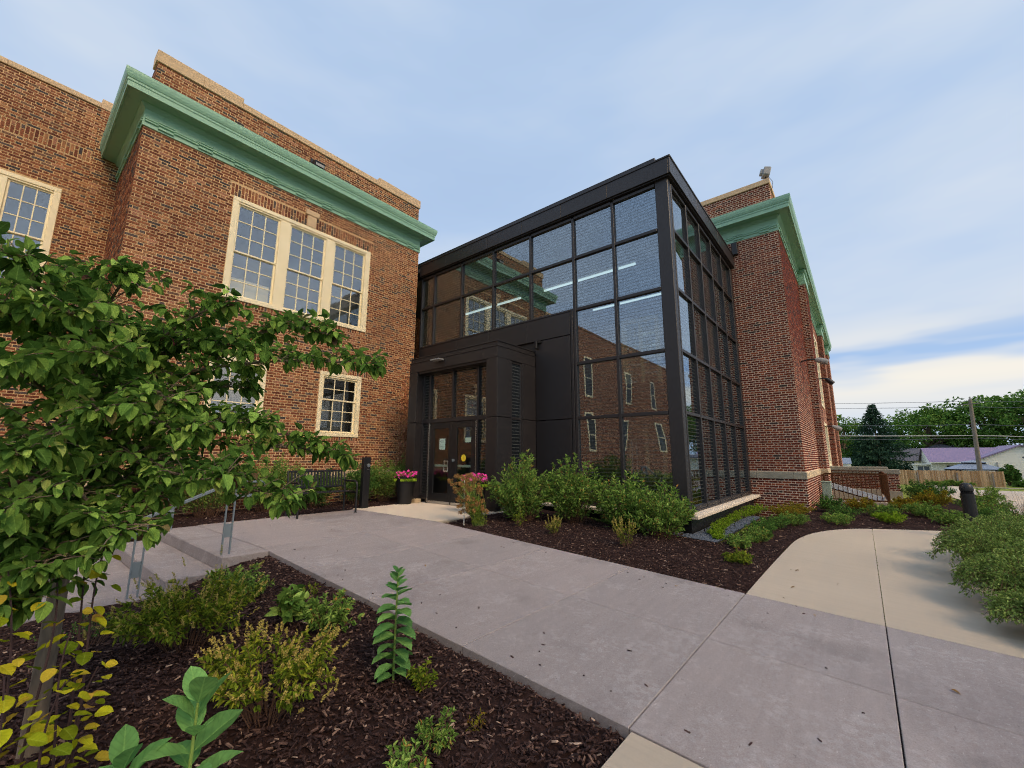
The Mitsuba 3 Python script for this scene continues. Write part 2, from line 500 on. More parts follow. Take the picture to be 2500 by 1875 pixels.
def lay(u0, u1, z0, z1, holes=(), phase=0.0):
    """Flemish bond between u0..u1 and z0..z1, less the holes (u0, u1, z0, z1): bricks as rows (u0, u1, z0, z1)."""
    rows = []
    per = ST + HD + 2 * JOINT
    for k in range(math.floor(z0 / COURSE), math.ceil(z1 / COURSE)):
        a, b = k * COURSE + JOINT / 2, (k + 1) * COURSE - JOINT / 2
        a, b = max(a, z0), min(b, z1)
        if b - a < 0.012:
            continue
        hs = [(h[0] - JOINT / 2, h[1] + JOINT / 2) for h in holes if h[2] < b - 0.004 and h[3] > a + 0.004]
        spans = cut(u0, u1, hs)
        off = phase + (per / 2 if k % 2 else 0.0)
        n0 = math.floor((u0 - off) / per) - 1
        for n in range(n0, math.ceil((u1 - off) / per) + 1):
            for s, w in ((off + n * per, ST), (off + n * per + ST + JOINT, HD)):
                for e0, e1 in spans:
                    x0, x1 = max(s, e0), min(s + w, e1)
                    if x1 - x0 > 0.018:
                        rows.append((x0, x1, a, b))
    return rows


def soldiers(u0, u1, z0, z1):
    """A head of upright bricks, each column a whole brick and a half brick, turn about."""
    n = max(1, round((u1 - u0) / 0.0715))
    w = (u1 - u0) / n
    h = z1 - z0
    rows = []
    for i in range(n):
        a, b = u0 + i * w + JOINT / 2, u0 + (i + 1) * w - JOINT / 2
        s = z0 + h * (0.34 if i % 2 else 0.66)
        rows += [(a, b, z0 + 0.004, s - JOINT / 2), (a, b, s + JOINT / 2, z1 - 0.004)]
    return rows


class Wall:
    """A plane of brick: origin + u * axis, facing normal; bricks stand a few millimetres proud of the mortar."""

    def __init__(self, holder, origin, axis, normal, palette=0, bright=0.0):
        self.o, self.u, self.n = (np.array(a, float) for a in (origin, axis, normal))
        self.h, self.pal, self.bright, self.rows = holder, palette, bright, []

    def at(self, u, z, d):
        return self.o + self.u * u + np.array([0, 0, 1.0]) * z + self.n * d

    def brick(self, rows):
        """Bevelled bricks, five faces each."""
        rows = np.asarray(rows, float)
        N = len(rows)
        d = 0.006 + rng.uniform(-0.0018, 0.0018, N)
        e = 0.0025
        V = np.zeros((N, 8, 3))
        for i, (a, b) in enumerate(((0, 2), (1, 2), (1, 3), (0, 3))):
            V[:, i] = self.o + self.u * rows[:, a:a + 1] + np.array([0, 0, 1.0]) * rows[:, b:b + 1] - self.n * 0.004
            sa, sb = (1 if a == 0 else -1), (1 if b == 2 else -1)
            tilt = rng.uniform(-0.0007, 0.0007, N)
            V[:, 4 + i] = self.o + self.u * (rows[:, a:a + 1] + sa * e) + np.array([0, 0, 1.0]) * (rows[:, b:b + 1] + sb * e) + self.n * (d + tilt)[:, None]
        f = np.array([[4, 5, 6, 7], [0, 1, 5, 4], [1, 2, 6, 5], [2, 3, 7, 6], [3, 0, 4, 7]])
        if np.dot(np.cross(self.u, [0, 0, 1.0]), self.n) < 0:
            f = f[:, ::-1]
        F = (f[None] + (np.arange(N) * 8)[:, None, None])
        uv = np.column_stack([rng.uniform(0, 0.999, N), self.pal + rng.uniform(0.05, 0.95, N)])
        return V, F, uv


def show_bricks(holder, walls, want=300):
    """The bricks that show largest become parts of their own, the rest one mesh of brickwork."""
    items = []
    for w in walls:
        V, F, uv = w.brick(w.rows)
        x, y, z = project(V[:, 4:8].reshape(-1, 3))
        x, y, z = (a.reshape(-1, 4) for a in (x, y, z))
        area = 0.5 * np.abs((x[:, 0] - x[:, 2]) * (y[:, 1] - y[:, 3]) - (x[:, 1] - x[:, 3]) * (y[:, 0] - y[:, 2]))
        facing = (CAM - w.o) @ w.n > 0
        vis = (z.min(1) > 0.3) & (x.min(1) > 0) & (x.max(1) < 2500) & (y.min(1) > 0) & (y.max(1) < 1875) & facing
        vis &= ~w.hidden(V[:, 4:8].mean(1)) if hasattr(w, 'hidden') else True
        items.append((V, F - F[:, :1, :1] * 0, uv, np.where(vis, area, -1), w))
    area = np.concatenate([i[3] for i in items])
    floor_ = np.sort(area)[-want] if len(area) > want else -0.5
    rest = MB()
    for V, F, uv, a, w in items:
        keep = a >= max(floor_, 0.0)
        base = F[0] - F[0].min()
        for i in np.nonzero(keep)[0]:
            put(holder + '__brick', MB().add(V[i], base, uv[i]), 'brick')
        r = np.nonzero(~keep)[0]
        if len(r):
            n = len(r)
            f = (base[None] + (np.arange(n) * 8)[:, None, None]).reshape(-1, 4)
            rest.add(V[r].reshape(-1, 3), f, np.repeat(uv[r], 8, 0))
    put(holder + '__brickwork', rest, 'brick', kind='stuff')


def slab_with_holes(mb, wall, u0, u1, z0, z1, holes, thick):
    """The mortar backing of a wall, with openings through it."""
    us = sorted({u0, u1, *[min(max(h[k], u0), u1) for h in holes for k in (0, 1)]})
    zs = sorted({z0, z1, *[min(max(h[k], z0), z1) for h in holes for k in (2, 3)]})
    for a, b in zip(us[:-1], us[1:]):
        z_run = None
        for c, d in zip(zs[:-1], zs[1:]):
            um, zm = (a + b) / 2, (c + d) / 2
            solid = not any(h[0] < um < h[1] and h[2] < zm < h[3] for h in holes)
            if solid:
                z_run = (z_run[0], d) if z_run else (c, d)
            if (not solid or d == zs[-1]) and z_run:
                c0 = wall.at((a + b) / 2, (z_run[0] + z_run[1]) / 2, -thick / 2)
                mb.obox(c0, [wall.u, wall.n, [0, 0, 1]], [(b - a) / 2, thick / 2, (z_run[1] - z_run[0]) / 2])
                z_run = None


def sash_window(holder, w, u0, u1, z0, z1, sashes, rail, rows_up, rows_dn, label=None, trim=0.15, room=True):
    """A painted wooden window: outer trim, mullions, two sashes to a bay with muntins, one pane to each light."""
    win = key_for(holder + '__window')
    if label:
        labels[win] = {'label': label}
    ax = [w.u, w.n, [0, 0, 1]]

    def bar(mb, a, b, c, d, n0, n1, bev=0.006):
        mb.obox(w.at((a + b) / 2, (c + d) / 2, (n0 + n1) / 2), ax, [(b - a) / 2, abs(n1 - n0) / 2, (d - c) / 2], bev=bev)

    first, last = sashes[0][0], sashes[-1][1]
    fr = MB()
    gz0, gz1 = z0 + 0.13, z1 - 0.16
    bar(fr, u0, first - 0.03, z0 + 0.10, z1 - 0.10, -0.14, 0.022)
    bar(fr, last + 0.03, u1, z0 + 0.10, z1 - 0.10, -0.14, 0.022)
    bar(fr, u0, u1, z1 - 0.10, z1, -0.14, 0.025)
    bar(fr, first - 0.03, last + 0.03, z1 - 0.145, z1 - 0.102, -0.14, 0.004)
    bar(fr, u0, u1, z0, z0 + 0.10, -0.14, 0.034)
    put(win + '__frame', fr, 'cream_paint')
    for (_, a), (b, _) in zip(sashes[:-1], sashes[1:]):
        m = MB()
        bar(m, a + 0.03, b - 0.03, z0 + 0.102, z1 - 0.147, -0.14, 0.012)
        put(win + '__mullion', m, 'cream_paint')
    for a, b in sashes:
        for lo, hi, d, nr in ((rail, gz1, -0.055, rows_up), (gz0, rail, -0.088, rows_dn)):
            s = MB()
            st = 0.03
            bar(s, a - st, a + 0.012, lo - 0.018, hi + 0.02, d - 0.02, d + 0.02, 0.004)
            bar(s, b - 0.012, b + st, lo - 0.018, hi + 0.02, d - 0.02, d + 0.02, 0.004)
            bar(s, a + 0.012, b - 0.012, hi - 0.022, hi + 0.02, d - 0.02, d + 0.02, 0.004)
            bar(s, a + 0.012, b - 0.012, lo - 0.018, lo + 0.022, d - 0.02, d + 0.02, 0.004)
            nc = 3
            us = np.linspace(a + 0.012, b - 0.012, nc + 1)
            zs = np.linspace(lo + 0.022, hi - 0.022, nr + 1)
            for q in us[1:-1]:
                bar(s, q - 0.011, q + 0.011, zs[0], zs[-1], d - 0.012, d + 0.016, 0.003)
            for q in zs[1:-1]:
                for e0, e1 in zip(us[:-1], us[1:]):
                    bar(s, e0 + 0.011, e1 - 0.011, q - 0.011, q + 0.011, d - 0.012, d + 0.015, 0.003)
            put(win + '__sash', s, 'cream_paint')
            for e0, e1 in zip(us[:-1], us[1:]):
                for q0, q1 in zip(zs[:-1], zs[1:]):
                    t = rng.uniform(-0.0012, 0.0012, 4)
                    pv = [w.at(e0, q0, d + t[0]), w.at(e1, q0, d + t[1]), w.at(e1, q1, d + t[2]), w.at(e0, q1, d + t[3])]
                    put(win + '__pane', MB().add(pv, [[0, 1, 2, 3]]), 'old_glass')
    if room:
        r = MB()
        bar(r, u0 - 0.4, u1 + 0.4, z0 - 0.3, z1 + 0.2, -0.92, -0.90, 0)
        put(win + '__room', r, 'dark_room')
    return win


def cornice(holder, corners, out, closed=False):
    """Painted cornice swept along the wall corners (x, y) with outward mitres: profile in (projection, z)."""
    z0 = 8.14
    prof = [(0.010, z0), (0.030, z0), (0.030, z0 + 0.20), (0.022, z0 + 0.215), (0.022, z0 + 0.40), (0.07, z0 + 0.44), (0.10, z0 + 0.475),
            (0.105, z0 + 0.50), (0.335, z0 + 0.515), (0.345, z0 + 0.490), (0.375, z0 + 0.490), (0.375, z0 + 0.60), (0.39, z0 + 0.615), (0.39, z0 + 0.66),
            (0.405, z0 + 0.675), (0.425, z0 + 0.73), (0.437, z0 + 0.80), (0.437, z0 + 0.865), (0.40, z0 + 0.875), (-0.05, z0 + 0.90)]
    P_ = np.array(corners, float)
    D = norm(np.diff(P_, axis=0))
    N = np.stack([D[:, 1], -D[:, 0]], 1) * out
    M = []
    for i in range(len(P_)):
        if i == 0:
            M.append(N[0])
        elif i == len(P_) - 1:
            M.append(N[-1])
        else:
            b = N[i - 1] + N[i]
            M.append(b / (b @ N[i]))
    pr = np.array(prof)
    V = np.array([[[*(P_[i] + M[i] * o), z] for o, z in pr] for i in range(len(P_))])
    m = len(pr)
    mb = MB()
    for i in range(len(P_) - 1):
        for j in range(m - 1):
            q = [V[i, j], V[i, j + 1], V[i + 1, j + 1], V[i + 1, j]]
            mb.add(q, [[0, 1, 2, 3] if out < 0 else [3, 2, 1, 0]])
    for i, rev in ((0, 0), (len(P_) - 1, 1)):
        c = np.array([[*(P_[i] + M[i] * 0.0), z0 + 0.45]])
        idx = np.array([[j, j + 1, m] for j in range(m - 1)])
        mb.add(np.vstack([V[i], c]), idx)
    put(holder + '__cornice', mb, 'green_paint')
    # stepped moulding strips and small drip bars on the frieze
    for i in range(len(P_) - 1):
        L_ = np.linalg.norm(P_[i + 1] - P_[i])
        n = int(round(L_ / 0.70))
        if n < 1:
            continue
        w = Wall(holder, [*P_[i], 0], [*D[i], 0], [*N[i], 0])
        st = MB()
        for k in range(n):
            a, b = L_ * k / n, L_ * (k + 1) / n
            cmid = (a + b) / 2
            for (e0, e1, zz) in ((a, cmid - 0.14, z0 + 0.115), (cmid - 0.14, cmid + 0.14, z0 + 0.150), (cmid + 0.14, b, z0 + 0.115)):
                st.obox(w.at((e0 + e1) / 2, zz, 0.036), [w.u, w.n, [0, 0, 1]], [(e1 - e0) / 2, 0.026, 0.016], bev=0.003)
                st.obox(w.at((e0 + e1) / 2, zz + 0.055, 0.033), [w.u, w.n, [0, 0, 1]], [(e1 - e0) / 2, 0.018, 0.010])
            st.obox(w.at(cmid, z0 + 0.055, 0.040), [w.u, w.n, [0, 0, 1]], [0.14, 0.026, 0.011], bev=0.003)
            if k < 40:
                put(holder + '__frieze_ornament', st, 'green_paint')
                st = MB()


def coping_run(holder, w, pieces, depth, over=0.04):
    """Stone coping on a parapet: pieces (u0, u1, z0, z1) along the wall."""
    for a, b, c, d in pieces:
        mb = MB()
        mb.obox(w.at((a + b) / 2, (c + d) / 2, (over - depth) / 2), [w.u, w.n, [0, 0, 1]], [(b - a) / 2 - 0.0015, (depth + over) / 2, (d - c) / 2], bev=0.008)
        put(holder + '__coping_stone', mb, 'coping_stone')


# ------------------------------------------------------------------ left wing
XL, Q = -7.31, 3.05
wing = thing('brick_school_wing', 'red brick school wing with green cornice and cream triple window left of the glass hall', 'building')
f1 = Wall(wing, [0, 0, 0], [1, 0, 0], [0, -1, 0])
f0 = Wall(wing, [0, Q, 0], [1, 0, 0], [0, -1, 0])
fs = Wall(wing, [XL, 0, 0], [0, -1, 0], [-1, 0, 0])
BIG = (-5.54, -1.82, 4.84, 7.42)
LOW1, LOW2 = (-3.07, -1.84, 1.72, 3.48), (-5.59, -4.40, 1.72, 3.48)
KEY = lambda u: [(u - 0.185, u + 0.185, 7.75, 7.91), (u - 0.125, u + 0.125, 7.42, 7.75)]
KEYL = lambda u: [(u - 0.19, u + 0.19, 3.74, 3.90), (u - 0.125, u + 0.125, 3.48, 3.74)]
HEAD = (BIG[0] - 0.07, BIG[1] + 0.08, 7.42, 7.735)
HL1, HL2 = (LOW1[0] - 0.09, LOW1[1] + 0.2, 3.48, 3.79), (LOW2[0] - 0.09, LOW2[1] + 0.09, 3.48, 3.79)
SILLS = [(BIG[0], BIG[1], 4.735, 4.84), (LOW1[0], LOW1[1], 1.615, 1.72), (LOW2[0], LOW2[1], 1.615, 1.72)]
holes1 = [BIG, LOW1, LOW2]
band1 = (XL, 0.0, 0.60, 0.80)
rough = (-0.44, -0.15, 0.95, 3.77)
keys = KEY(-3.66) + KEYL(-2.42) + KEYL(-4.99)
f1.rows = lay(XL, 0.0, -0.35, 8.13, [BIG, LOW1, LOW2, HEAD, HL1, HL2, *SILLS, *keys, band1, rough])
for h, ks in ((HEAD, keys[:2]), (HL1, keys[2:4]), (HL2, keys[4:])):
    f1.rows += soldiers(h[0], ks[1][0] - 0.004, h[2], h[3]) + soldiers(ks[1][1] + 0.004, h[1], h[2], h[3])
for a, b, c, d in SILLS:
    n = round((b - a) / 0.0715)
    f1.rows += [(a + (b - a) * k / n + JOINT / 2, a + (b - a) * (k + 1) / n - JOINT / 2, c + 0.006, d - 0.004) for k in range(n)]
fs.rows = lay(-Q, 0.0, -0.35, 8.13, [(-Q, 0, 0.60, 0.80)])
WIN0 = (-11.4, -8.21, 4.86, 7.47)
SOLD0 = (-11.6, -7.86, 8.42, 8.72)
f0.rows = lay(-9.75, XL, -0.35, 9.98, [WIN0, (-9.75, -7.86, 8.42, 8.72)]) + soldiers(-9.75, -7.86, 8.42, 8.72)
pp = Wall(wing, [0, 0.12, 0], [1, 0, 0], [0, -1, 0])
PAR = (-7.24, 0.02)
pp.rows = lay(PAR[0], PAR[1], 8.9, 9.86)
pe = Wall(wing, [PAR[0], 0, 0], [0, -1, 0], [-1, 0, 0])
pe.rows = lay(-3.0, -0.12, 8.9, 9.86)
f1.hidden = lambda c: (c[:, 2] < 4.3) & (c[:, 0] < -2.9)
f0.hidden = lambda c: (c[:, 2] < 6.0)
mort = MB()
slab_with_holes(mort, f1, XL, 0.0, -0.8, 8.5, holes1, 0.30)
mort.obox(fs.at(-Q / 2 - 0.15, 3.85, -0.15), [fs.u, fs.n, [0, 0, 1]], [Q / 2 - 0.15, 0.15, 4.65])
slab_with_holes(mort, f0, -14.0, XL, -0.8, 9.98, [WIN0], 0.30)
mort.obox(pp.at((PAR[0] + PAR[1]) / 2, 9.16, -0.15), [pp.u, pp.n, [0, 0, 1]], [(PAR[1] - PAR[0]) / 2, 0.15, 0.70])
mort.obox(pe.at(-1.72, 9.16, -0.15), [pe.u, pe.n, [0, 0, 1]], [1.28, 0.15, 0.70])
put(wing + '__wall', mort, 'mortar')
pj = Wall(wing, [0, Q - 0.02, 0], [1, 0, 0], [0, -1, 0])
pj.rows = lay(-7.84, XL, 8.0, 9.98)
show_bricks(wing + '__wall', [f1, f0, fs, pp, pe, pj])
put(wing + '__pilaster_strip', MB().box(-7.84, XL, Q - 0.02, Q - 0.0085, 8.0, 9.98), 'mortar')
# roof and inner block so that nothing shows through
put(wing + '__roof', MB().box(XL + 0.3, 0.0, 0.31, 9.0, 8.6, 8.85).box(-14, XL + 0.3, Q + 0.31, 9.0, 9.5, 9.7), 'dark_roof')
put(wing + '__end_wall', MB().box(-0.3, 0.0, 0.302, 9.0, -0.8, 9.86), 'far_brick')
# stone band, keystones, coping
for k in range(6):
    a, b = XL + 7.31 * k / 6, XL + 7.31 * (k + 1) / 6
    mb = MB().obox(f1.at((a + b) / 2, 0.70, 0.005), [f1.u, f1.n, [0, 0, 1]], [(b - a) / 2 - 0.003, 0.045, 0.099], bev=0.012)
    put(wing + '__band_stone', mb, 'stone')
for cap, body in zip(keys[::2], keys[1::2]):
    mb = MB()
    mb.obox(f1.at((cap[0] + cap[1]) / 2, (cap[2] + cap[3]) / 2, 0.0), [f1.u, f1.n, [0, 0, 1]], [0.185, 0.05, (cap[3] - cap[2]) / 2 - 0.003], bev=0.008)
    mb.obox(f1.at((body[0] + body[1]) / 2, (body[2] + body[3]) / 2, -0.005), [f1.u, f1.n, [0, 0, 1]], [0.122, 0.042, (body[3] - body[2]) / 2 - 0.002], bev=0.008)
    put(wing + '__keystone', mb, 'coping_stone')
coping_run(wing, pp, [(PAR[0] - 0.04, -6.4, 9.87, 10.16), (-6.4, -5.56, 9.87, 10.16), (-5.56, -4.2, 9.87, 10.04), (-4.2, -2.8, 9.87, 10.04), (-2.8, -1.62, 9.87, 10.04), (-1.62, -0.8, 9.87, 10.16), (-0.8, PAR[1] + 0.04, 9.87, 10.16)], 0.34)
coping_run(wing, f0, [(-14.0, -11.2, 9.98, 10.12), (-11.2, -9.4, 9.98, 10.12), (-9.4, -7.85, 9.98, 10.12), (-7.85, -7.0, 9.98, 10.24)], 0.34)
put(wing + '__side_block', MB().box(-40, -14.0, Q, Q + 0.3, -0.8, 9.98).box(-40, -14, Q - 0.04, Q + 0.3, 9.98, 10.12), 'far_brick')
for k in range(3):
    a = -17.6 - 6.4 * k
    for z0, z1 in ((1.7, 4.1), (5.2, 8.0)):
        wk = key_for(wing + '__window')
        put(wk + '__frame', MB().box(a, a + 0.16, Q - 0.03, Q - 0.001, z0, z1).box(a + 1.14, a + 1.3, Q - 0.03, Q - 0.001, z0, z1).box(a + 0.16, a + 1.14, Q - 0.03, Q - 0.001, z0, z0 + 0.14).box(a + 0.16, a + 1.14, Q - 0.03, Q - 0.001, z1 - 0.14, z1).box(a + 0.16, a + 1.14, Q - 0.028, Q - 0.001, (z0 + z1) / 2 - 0.03, (z0 + z1) / 2 + 0.03), 'cream_paint')
        put(wk + '__pane', MB().box(a + 0.16, a + 1.14, Q - 0.012, Q - 0.001, z0 + 0.14, z1 - 0.14), 'black_metal')
cornice(wing, [(XL, Q), (XL, 0.0), (0.0, 0.0), (0.0, 2.5)], 1)
# the rough toothed strip where an old wall was cut away
ro = MB()
for k in range(46):
    z = 0.95 + k * 0.0613
    for j in range(3):
        u = -0.44 + 0.10 * j + rng.uniform(-0.02, 0.02)
        d = rng.uniform(0.004, 0.03)
        A = norm(np.eye(3) + rng.normal(0, 0.18, (3, 3)))
        ro.obox(f1.at(u + 0.045, z + 0.03, d / 2), A, [rng.uniform(0.03, 0.055), d / 2 + 0.008, rng.uniform(0.015, 0.03)], uv=(rng.uniform(0.5, 0.8), rng.uniform(0.5, 0.95)))
put(wing + '__broken_brick_edge', ro, 'brick', label='rough broken brick strip beside the portal')
sash_window(wing, f1, *BIG, [(-5.38, -4.47), (-4.15, -3.24), (-2.92, -2.01)], 6.06, 3, 3, 'cream triple sash window above')
sash_window(wing, f1, *LOW1, [(-2.93, -1.99)], 2.72, 2, 3, 'small cream window nearest the entrance')
sash_window(wing, f1, *LOW2, [(-5.46, -4.54)], 2.72, 2, 3, 'small cream window behind the tree')
sash_window(wing, f0, *WIN0, [(-11.2, -10.55), (-10.1, -9.45), (-9.0, -8.36)], 6.12, 3, 3, 'cream window on the set back wall')
# pale blind showing low in the left bay
put(wing + '__window__blind', MB().box(-5.37, -4.48, 0.20, 0.21, 4.95, 5.45), 'blind')


def wall_flood(name, label, w, u, z, group=None):
    t = thing(name, label, 'lamp', group)
    put(t + '__housing', MB().obox(w.at(u, z, 0.13), [w.u, norm(w.n + [0, 0, -0.35]), norm(np.cross(w.u, norm(w.n + [0, 0, -0.35])))], [0.15, 0.09, 0.10], bev=0.015), 'black_metal')
    put(t + '__bracket', MB().obox(w.at(u, z + 0.05, 0.02), [w.u, w.n, [0, 0, 1]], [0.19, 0.02, 0.14], bev=0.006), 'black_metal')
    put(t + '__lens', MB().obox(w.at(u, z - 0.02, 0.225), [w.u, w.n, [0, 0, 1]], [0.12, 0.004, 0.05]), 'grey_lamp')
    return t


wall_flood('wall_floodlight', 'black floodlight box on the brick parapet above the green cornice', pp, -3.62, 9.36)

# ------------------------------------------------------------------ right wing
XC, YM, LG = 6.094, -9.838, -8.43
END = 27.5
wing2 = thing('brick_school_wing', 'dark red brick school wing with long receding side wall right of the glass hall', 'building')
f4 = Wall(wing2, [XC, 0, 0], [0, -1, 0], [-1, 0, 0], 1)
f5 = Wall(wing2, [0, YM, 0], [1, 0, 0], [0, -1, 0], 1)
IW = [(4.56, 6.0, 3.22, 6.3), (1.2, 2.6, 3.22, 6.3), (4.56, 6.0, 0.6, 2.4)]
f4.rows = lay(0.0, -YM, -0.75, 8.13, [(-LG + 0.02, -YM, 0.60, 0.80), *IW])
PW, PD = (11.2, 12.75), 0.225
B2W = [(15.3, 18.6, 3.7, 7.3), (15.3, 18.6, 0.81, 2.9)]
f5.rows = lay(XC, PW[0], -0.75, 8.13, [(XC, PW[0], 0.60, 0.80)])
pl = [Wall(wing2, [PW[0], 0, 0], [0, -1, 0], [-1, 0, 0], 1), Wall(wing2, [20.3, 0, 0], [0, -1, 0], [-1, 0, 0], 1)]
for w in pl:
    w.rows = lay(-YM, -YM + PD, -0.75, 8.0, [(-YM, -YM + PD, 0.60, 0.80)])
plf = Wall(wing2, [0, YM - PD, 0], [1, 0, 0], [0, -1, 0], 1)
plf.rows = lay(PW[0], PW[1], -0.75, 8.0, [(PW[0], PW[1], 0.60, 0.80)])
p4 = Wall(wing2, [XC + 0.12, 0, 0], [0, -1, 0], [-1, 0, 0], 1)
p4.rows = lay(5.5, -YM - 0.1, 8.9, 9.86)
f4.hidden = lambda c: c[:, 1] > LG
mort = MB()
slab_with_holes(mort, f4, 0.0, -YM, -0.9, 8.5, IW, 0.3)
put(wing2 + '__wall', mort.box(XC + 0.12, XC + 0.42, YM + 0.12, -5.5, 8.5, 9.86).box(XC + 0.3, PW[0] + 0.005, YM, YM + 0.3, -0.9, 8.5).box(PW[0], PW[1], YM - PD, YM + 0.3, -0.9, 8.13), 'mortar')
show_bricks(wing2 + '__wall', [f4, f5, *pl, plf, p4])
fw = MB()
w5 = Wall(wing2, [0, YM, 0], [1, 0, 0], [0, -1, 0], 1)
slab_with_holes(fw, w5, PW[1], END, -0.9, 8.13, B2W, 0.3)
fw.box(20.3, 21.85, YM - PD, YM - 0.001, -0.9, 8.0).box(26.0, END, YM - PD, YM - 0.001, -0.9, 8.0)
fw.box(END - 0.3, END, YM + 0.3, 0, -0.9, 8.13).box(XC + 0.3, END, YM + 0.12, YM + 0.42, 8.9, 9.86)
put(wing2 + '__side_wall', fw, 'far_brick', label='receding brick side wall with pilasters')
put(wing2 + '__roof', MB().box(XC + 0.3, END - 0.3, YM + 0.42, 6.0, 8.6, 8.85), 'dark_roof')
for a, b in ((8.43, 8.62), (8.62, 9.55), (9.55, 9.868)):
    put(wing2 + '__band_stone', MB().obox(f4.at((a + b) / 2, 0.70, 0.008), [f4.u, f4.n, [0, 0, 1]], [(b - a) / 2 - 0.003, 0.022, 0.099], bev=0.010), 'grey_stone')
xs = [XC + 0.024, 7.4, 8.9, 10.2, PW[0] - 0.03]
for a, b in zip(xs[:-1], xs[1:]):
    put(wing2 + '__band_stone', MB().obox(f5.at((a + b) / 2, 0.70, 0.008), [f5.u, f5.n, [0, 0, 1]], [(b - a) / 2 - 0.003, 0.022, 0.099], bev=0.010), 'stone')
put(wing2 + '__band_stone', MB().box(PW[0] - 0.028, PW[1] + 0.028, YM - PD - 0.03, YM - 0.0, 0.60, 0.80, bev=0.01), 'stone')
put(wing2 + '__band_stone', MB().box(PW[1] + 0.03, 20.27, YM - 0.03, YM - 0.002, 0.60, 0.80), 'stone')
put(wing2 + '__band_stone', MB().box(20.272, 21.88, YM - PD - 0.03, YM - 0.002, 0.60, 0.80), 'stone')
coping_run(wing2, p4, [(5.2, 6.6, 9.87, 10.04), (6.6, 8.2, 9.87, 10.04), (8.2, -YM - 0.08, 9.87, 10.04)], 0.34)
put(wing2 + '__coping_stone', MB().box(XC + 0.5, END + 0.04, YM + 0.08, YM + 0.46, 9.87, 10.04), 'coping_stone')
cornice(wing2, [(XC, -5.5), (XC, YM), (END, YM), (END, -6.0)], 1)
for a, b in ((PW[0] - 0.04, PW[1] + 0.04), (20.26, 21.89), (25.96, END + 0.04)):
    put(wing2 + '__frieze_block', MB().box(a, b, YM - PD - 0.05, YM - 0.031, 8.02, 8.16, bev=0.01).box(a, b, YM - PD - 0.03, YM - 0.031, 8.162, 8.50, bev=0.01).box(a - 0.05, b + 0.05, YM - PD - 0.09, YM - 0.031, 8.502, 8.64, bev=0.02), 'green_paint')
for (a, b, c, d), lab in zip(B2W, ('upper cream window on the receding wall', 'lower cream window on the receding wall')):
    wn = key_for(wing2 + '__window')
    labels[wn] = {'label': lab}
    put(wn + '__frame', MB().box(a, a + 0.14, YM - 0.05, YM + 0.12, c, d, bev=0.01).box(b - 0.14, b, YM - 0.05, YM + 0.12, c, d, bev=0.01).box(a + 0.14, b - 0.14, YM - 0.045, YM + 0.12, d - 0.14, d).box(a + 0.14, b - 0.14, YM - 0.045, YM + 0.12, c, c + 0.12).box((a + b) / 2 - 0.08, (a + b) / 2 + 0.08, YM - 0.04, YM + 0.12, c + 0.12, d - 0.14), 'cream_paint')
    for e0, e1 in ((a + 0.14, (a + b) / 2 - 0.08), ((a + b) / 2 + 0.08, b - 0.14)):
        put(wn + '__pane', MB().add([[e0, YM + 0.05, c + 0.12], [e1, YM + 0.05, c + 0.12], [e1, YM + 0.05, d - 0.14], [e0, YM + 0.05, d - 0.14]], [[0, 1, 2, 3]]), 'old_glass')
for k, (a, b, c, d) in enumerate(IW):
    sash_window(wing2, f4, a, b, c, d, [(a + 0.17, (a + b) / 2 - 0.06), ((a + b) / 2 + 0.06, b - 0.17)], (c + d) / 2, 3, 3, ('cream window seen through the hall glass', 'second cream window inside the hall', 'low cream window inside the hall')[k], room=True)
put(wing2 + '__vent_box', MB().obox(f4.at(8.62, 7.90, 0.05), [f4.u, f4.n, [0, 0, 1]], [0.085, 0.055, 0.21], bev=0.012), 'black_metal', label='dark box on the brick under the frieze')


def gooseneck(x, z, tilt, label, mat='grey_lamp'):
    t = thing('wall_lamp', label, 'lamp', None)
    y = YM - 0.0
    put(t + '__arm', MB().tube([[x, y, z], [x - 0.02, y - 0.2, z + 0.03], [x, y - 0.42, z + 0.02]], 0.024, 8), 'dark_metal' if mat == 'grey_lamp' else 'black_metal', smooth=40)
    d = norm([0.15, -0.9, tilt])
    c0 = np.array([x, y - 0.40, z + 0.02])
    pts = [c0 + d * s for s in (0.0, 0.06, 0.2, 0.34, 0.36)]
    put(t + '__shade', MB().tube(pts, [0.05, 0.08, 0.105, 0.095, 0.07], 12), mat, smooth=40)
    return t


gooseneck(8.6, 4.42, -0.35, 'grey bullet lamp highest on the near brick bay of the side wall')
gooseneck(14.6, 2.55, -0.5, 'grey bullet lamp low on the side wall beyond the first pilaster')
gooseneck(14.2, 4.6, -0.9, 'black lamp between two cream windows on the side wall', 'black_metal')
t = thing('rooftop_floodlight', 'grey square floodlight on the coping at the corner of the right wing', 'lamp')
fd = norm([0.35, -0.9, -0.25])
fr_ = norm(np.cross(fd, [0, 0, 1]))
c0 = np.array([XC + 0.22, YM + 0.16, 10.32])
put(t + "__housing", MB().obox(c0, [fr_, np.cross(fr_, fd), fd], [0.15, 0.14, 0.10], bev=0.02).obox(c0 - fd * 0.13, [fr_, np.cross(fr_, fd), fd], [0.09, 0.085, 0.05], bev=0.02), "grey_lamp")
put(t + '__lens', MB().obox(c0 + fd * 0.104, [fr_, np.cross(fr_, fd), fd], [0.13, 0.12, 0.004]), 'white_paint')
put(t + '__bracket', MB().tube([[XC + 0.22, YM + 0.2, 10.04], [XC + 0.22, YM + 0.18, 10.22]], 0.025, 8), 'dark_metal')
put(t + '__wire', MB().tube([[XC + 0.24, YM + 0.12, 10.2], [XC + 0.28, YM + 0.02, 10.0], [XC + 0.26, YM + 0.04, 9.75], [XC + 0.3, YM + 0.1, 9.7]], 0.008, 5), 'dark_metal')
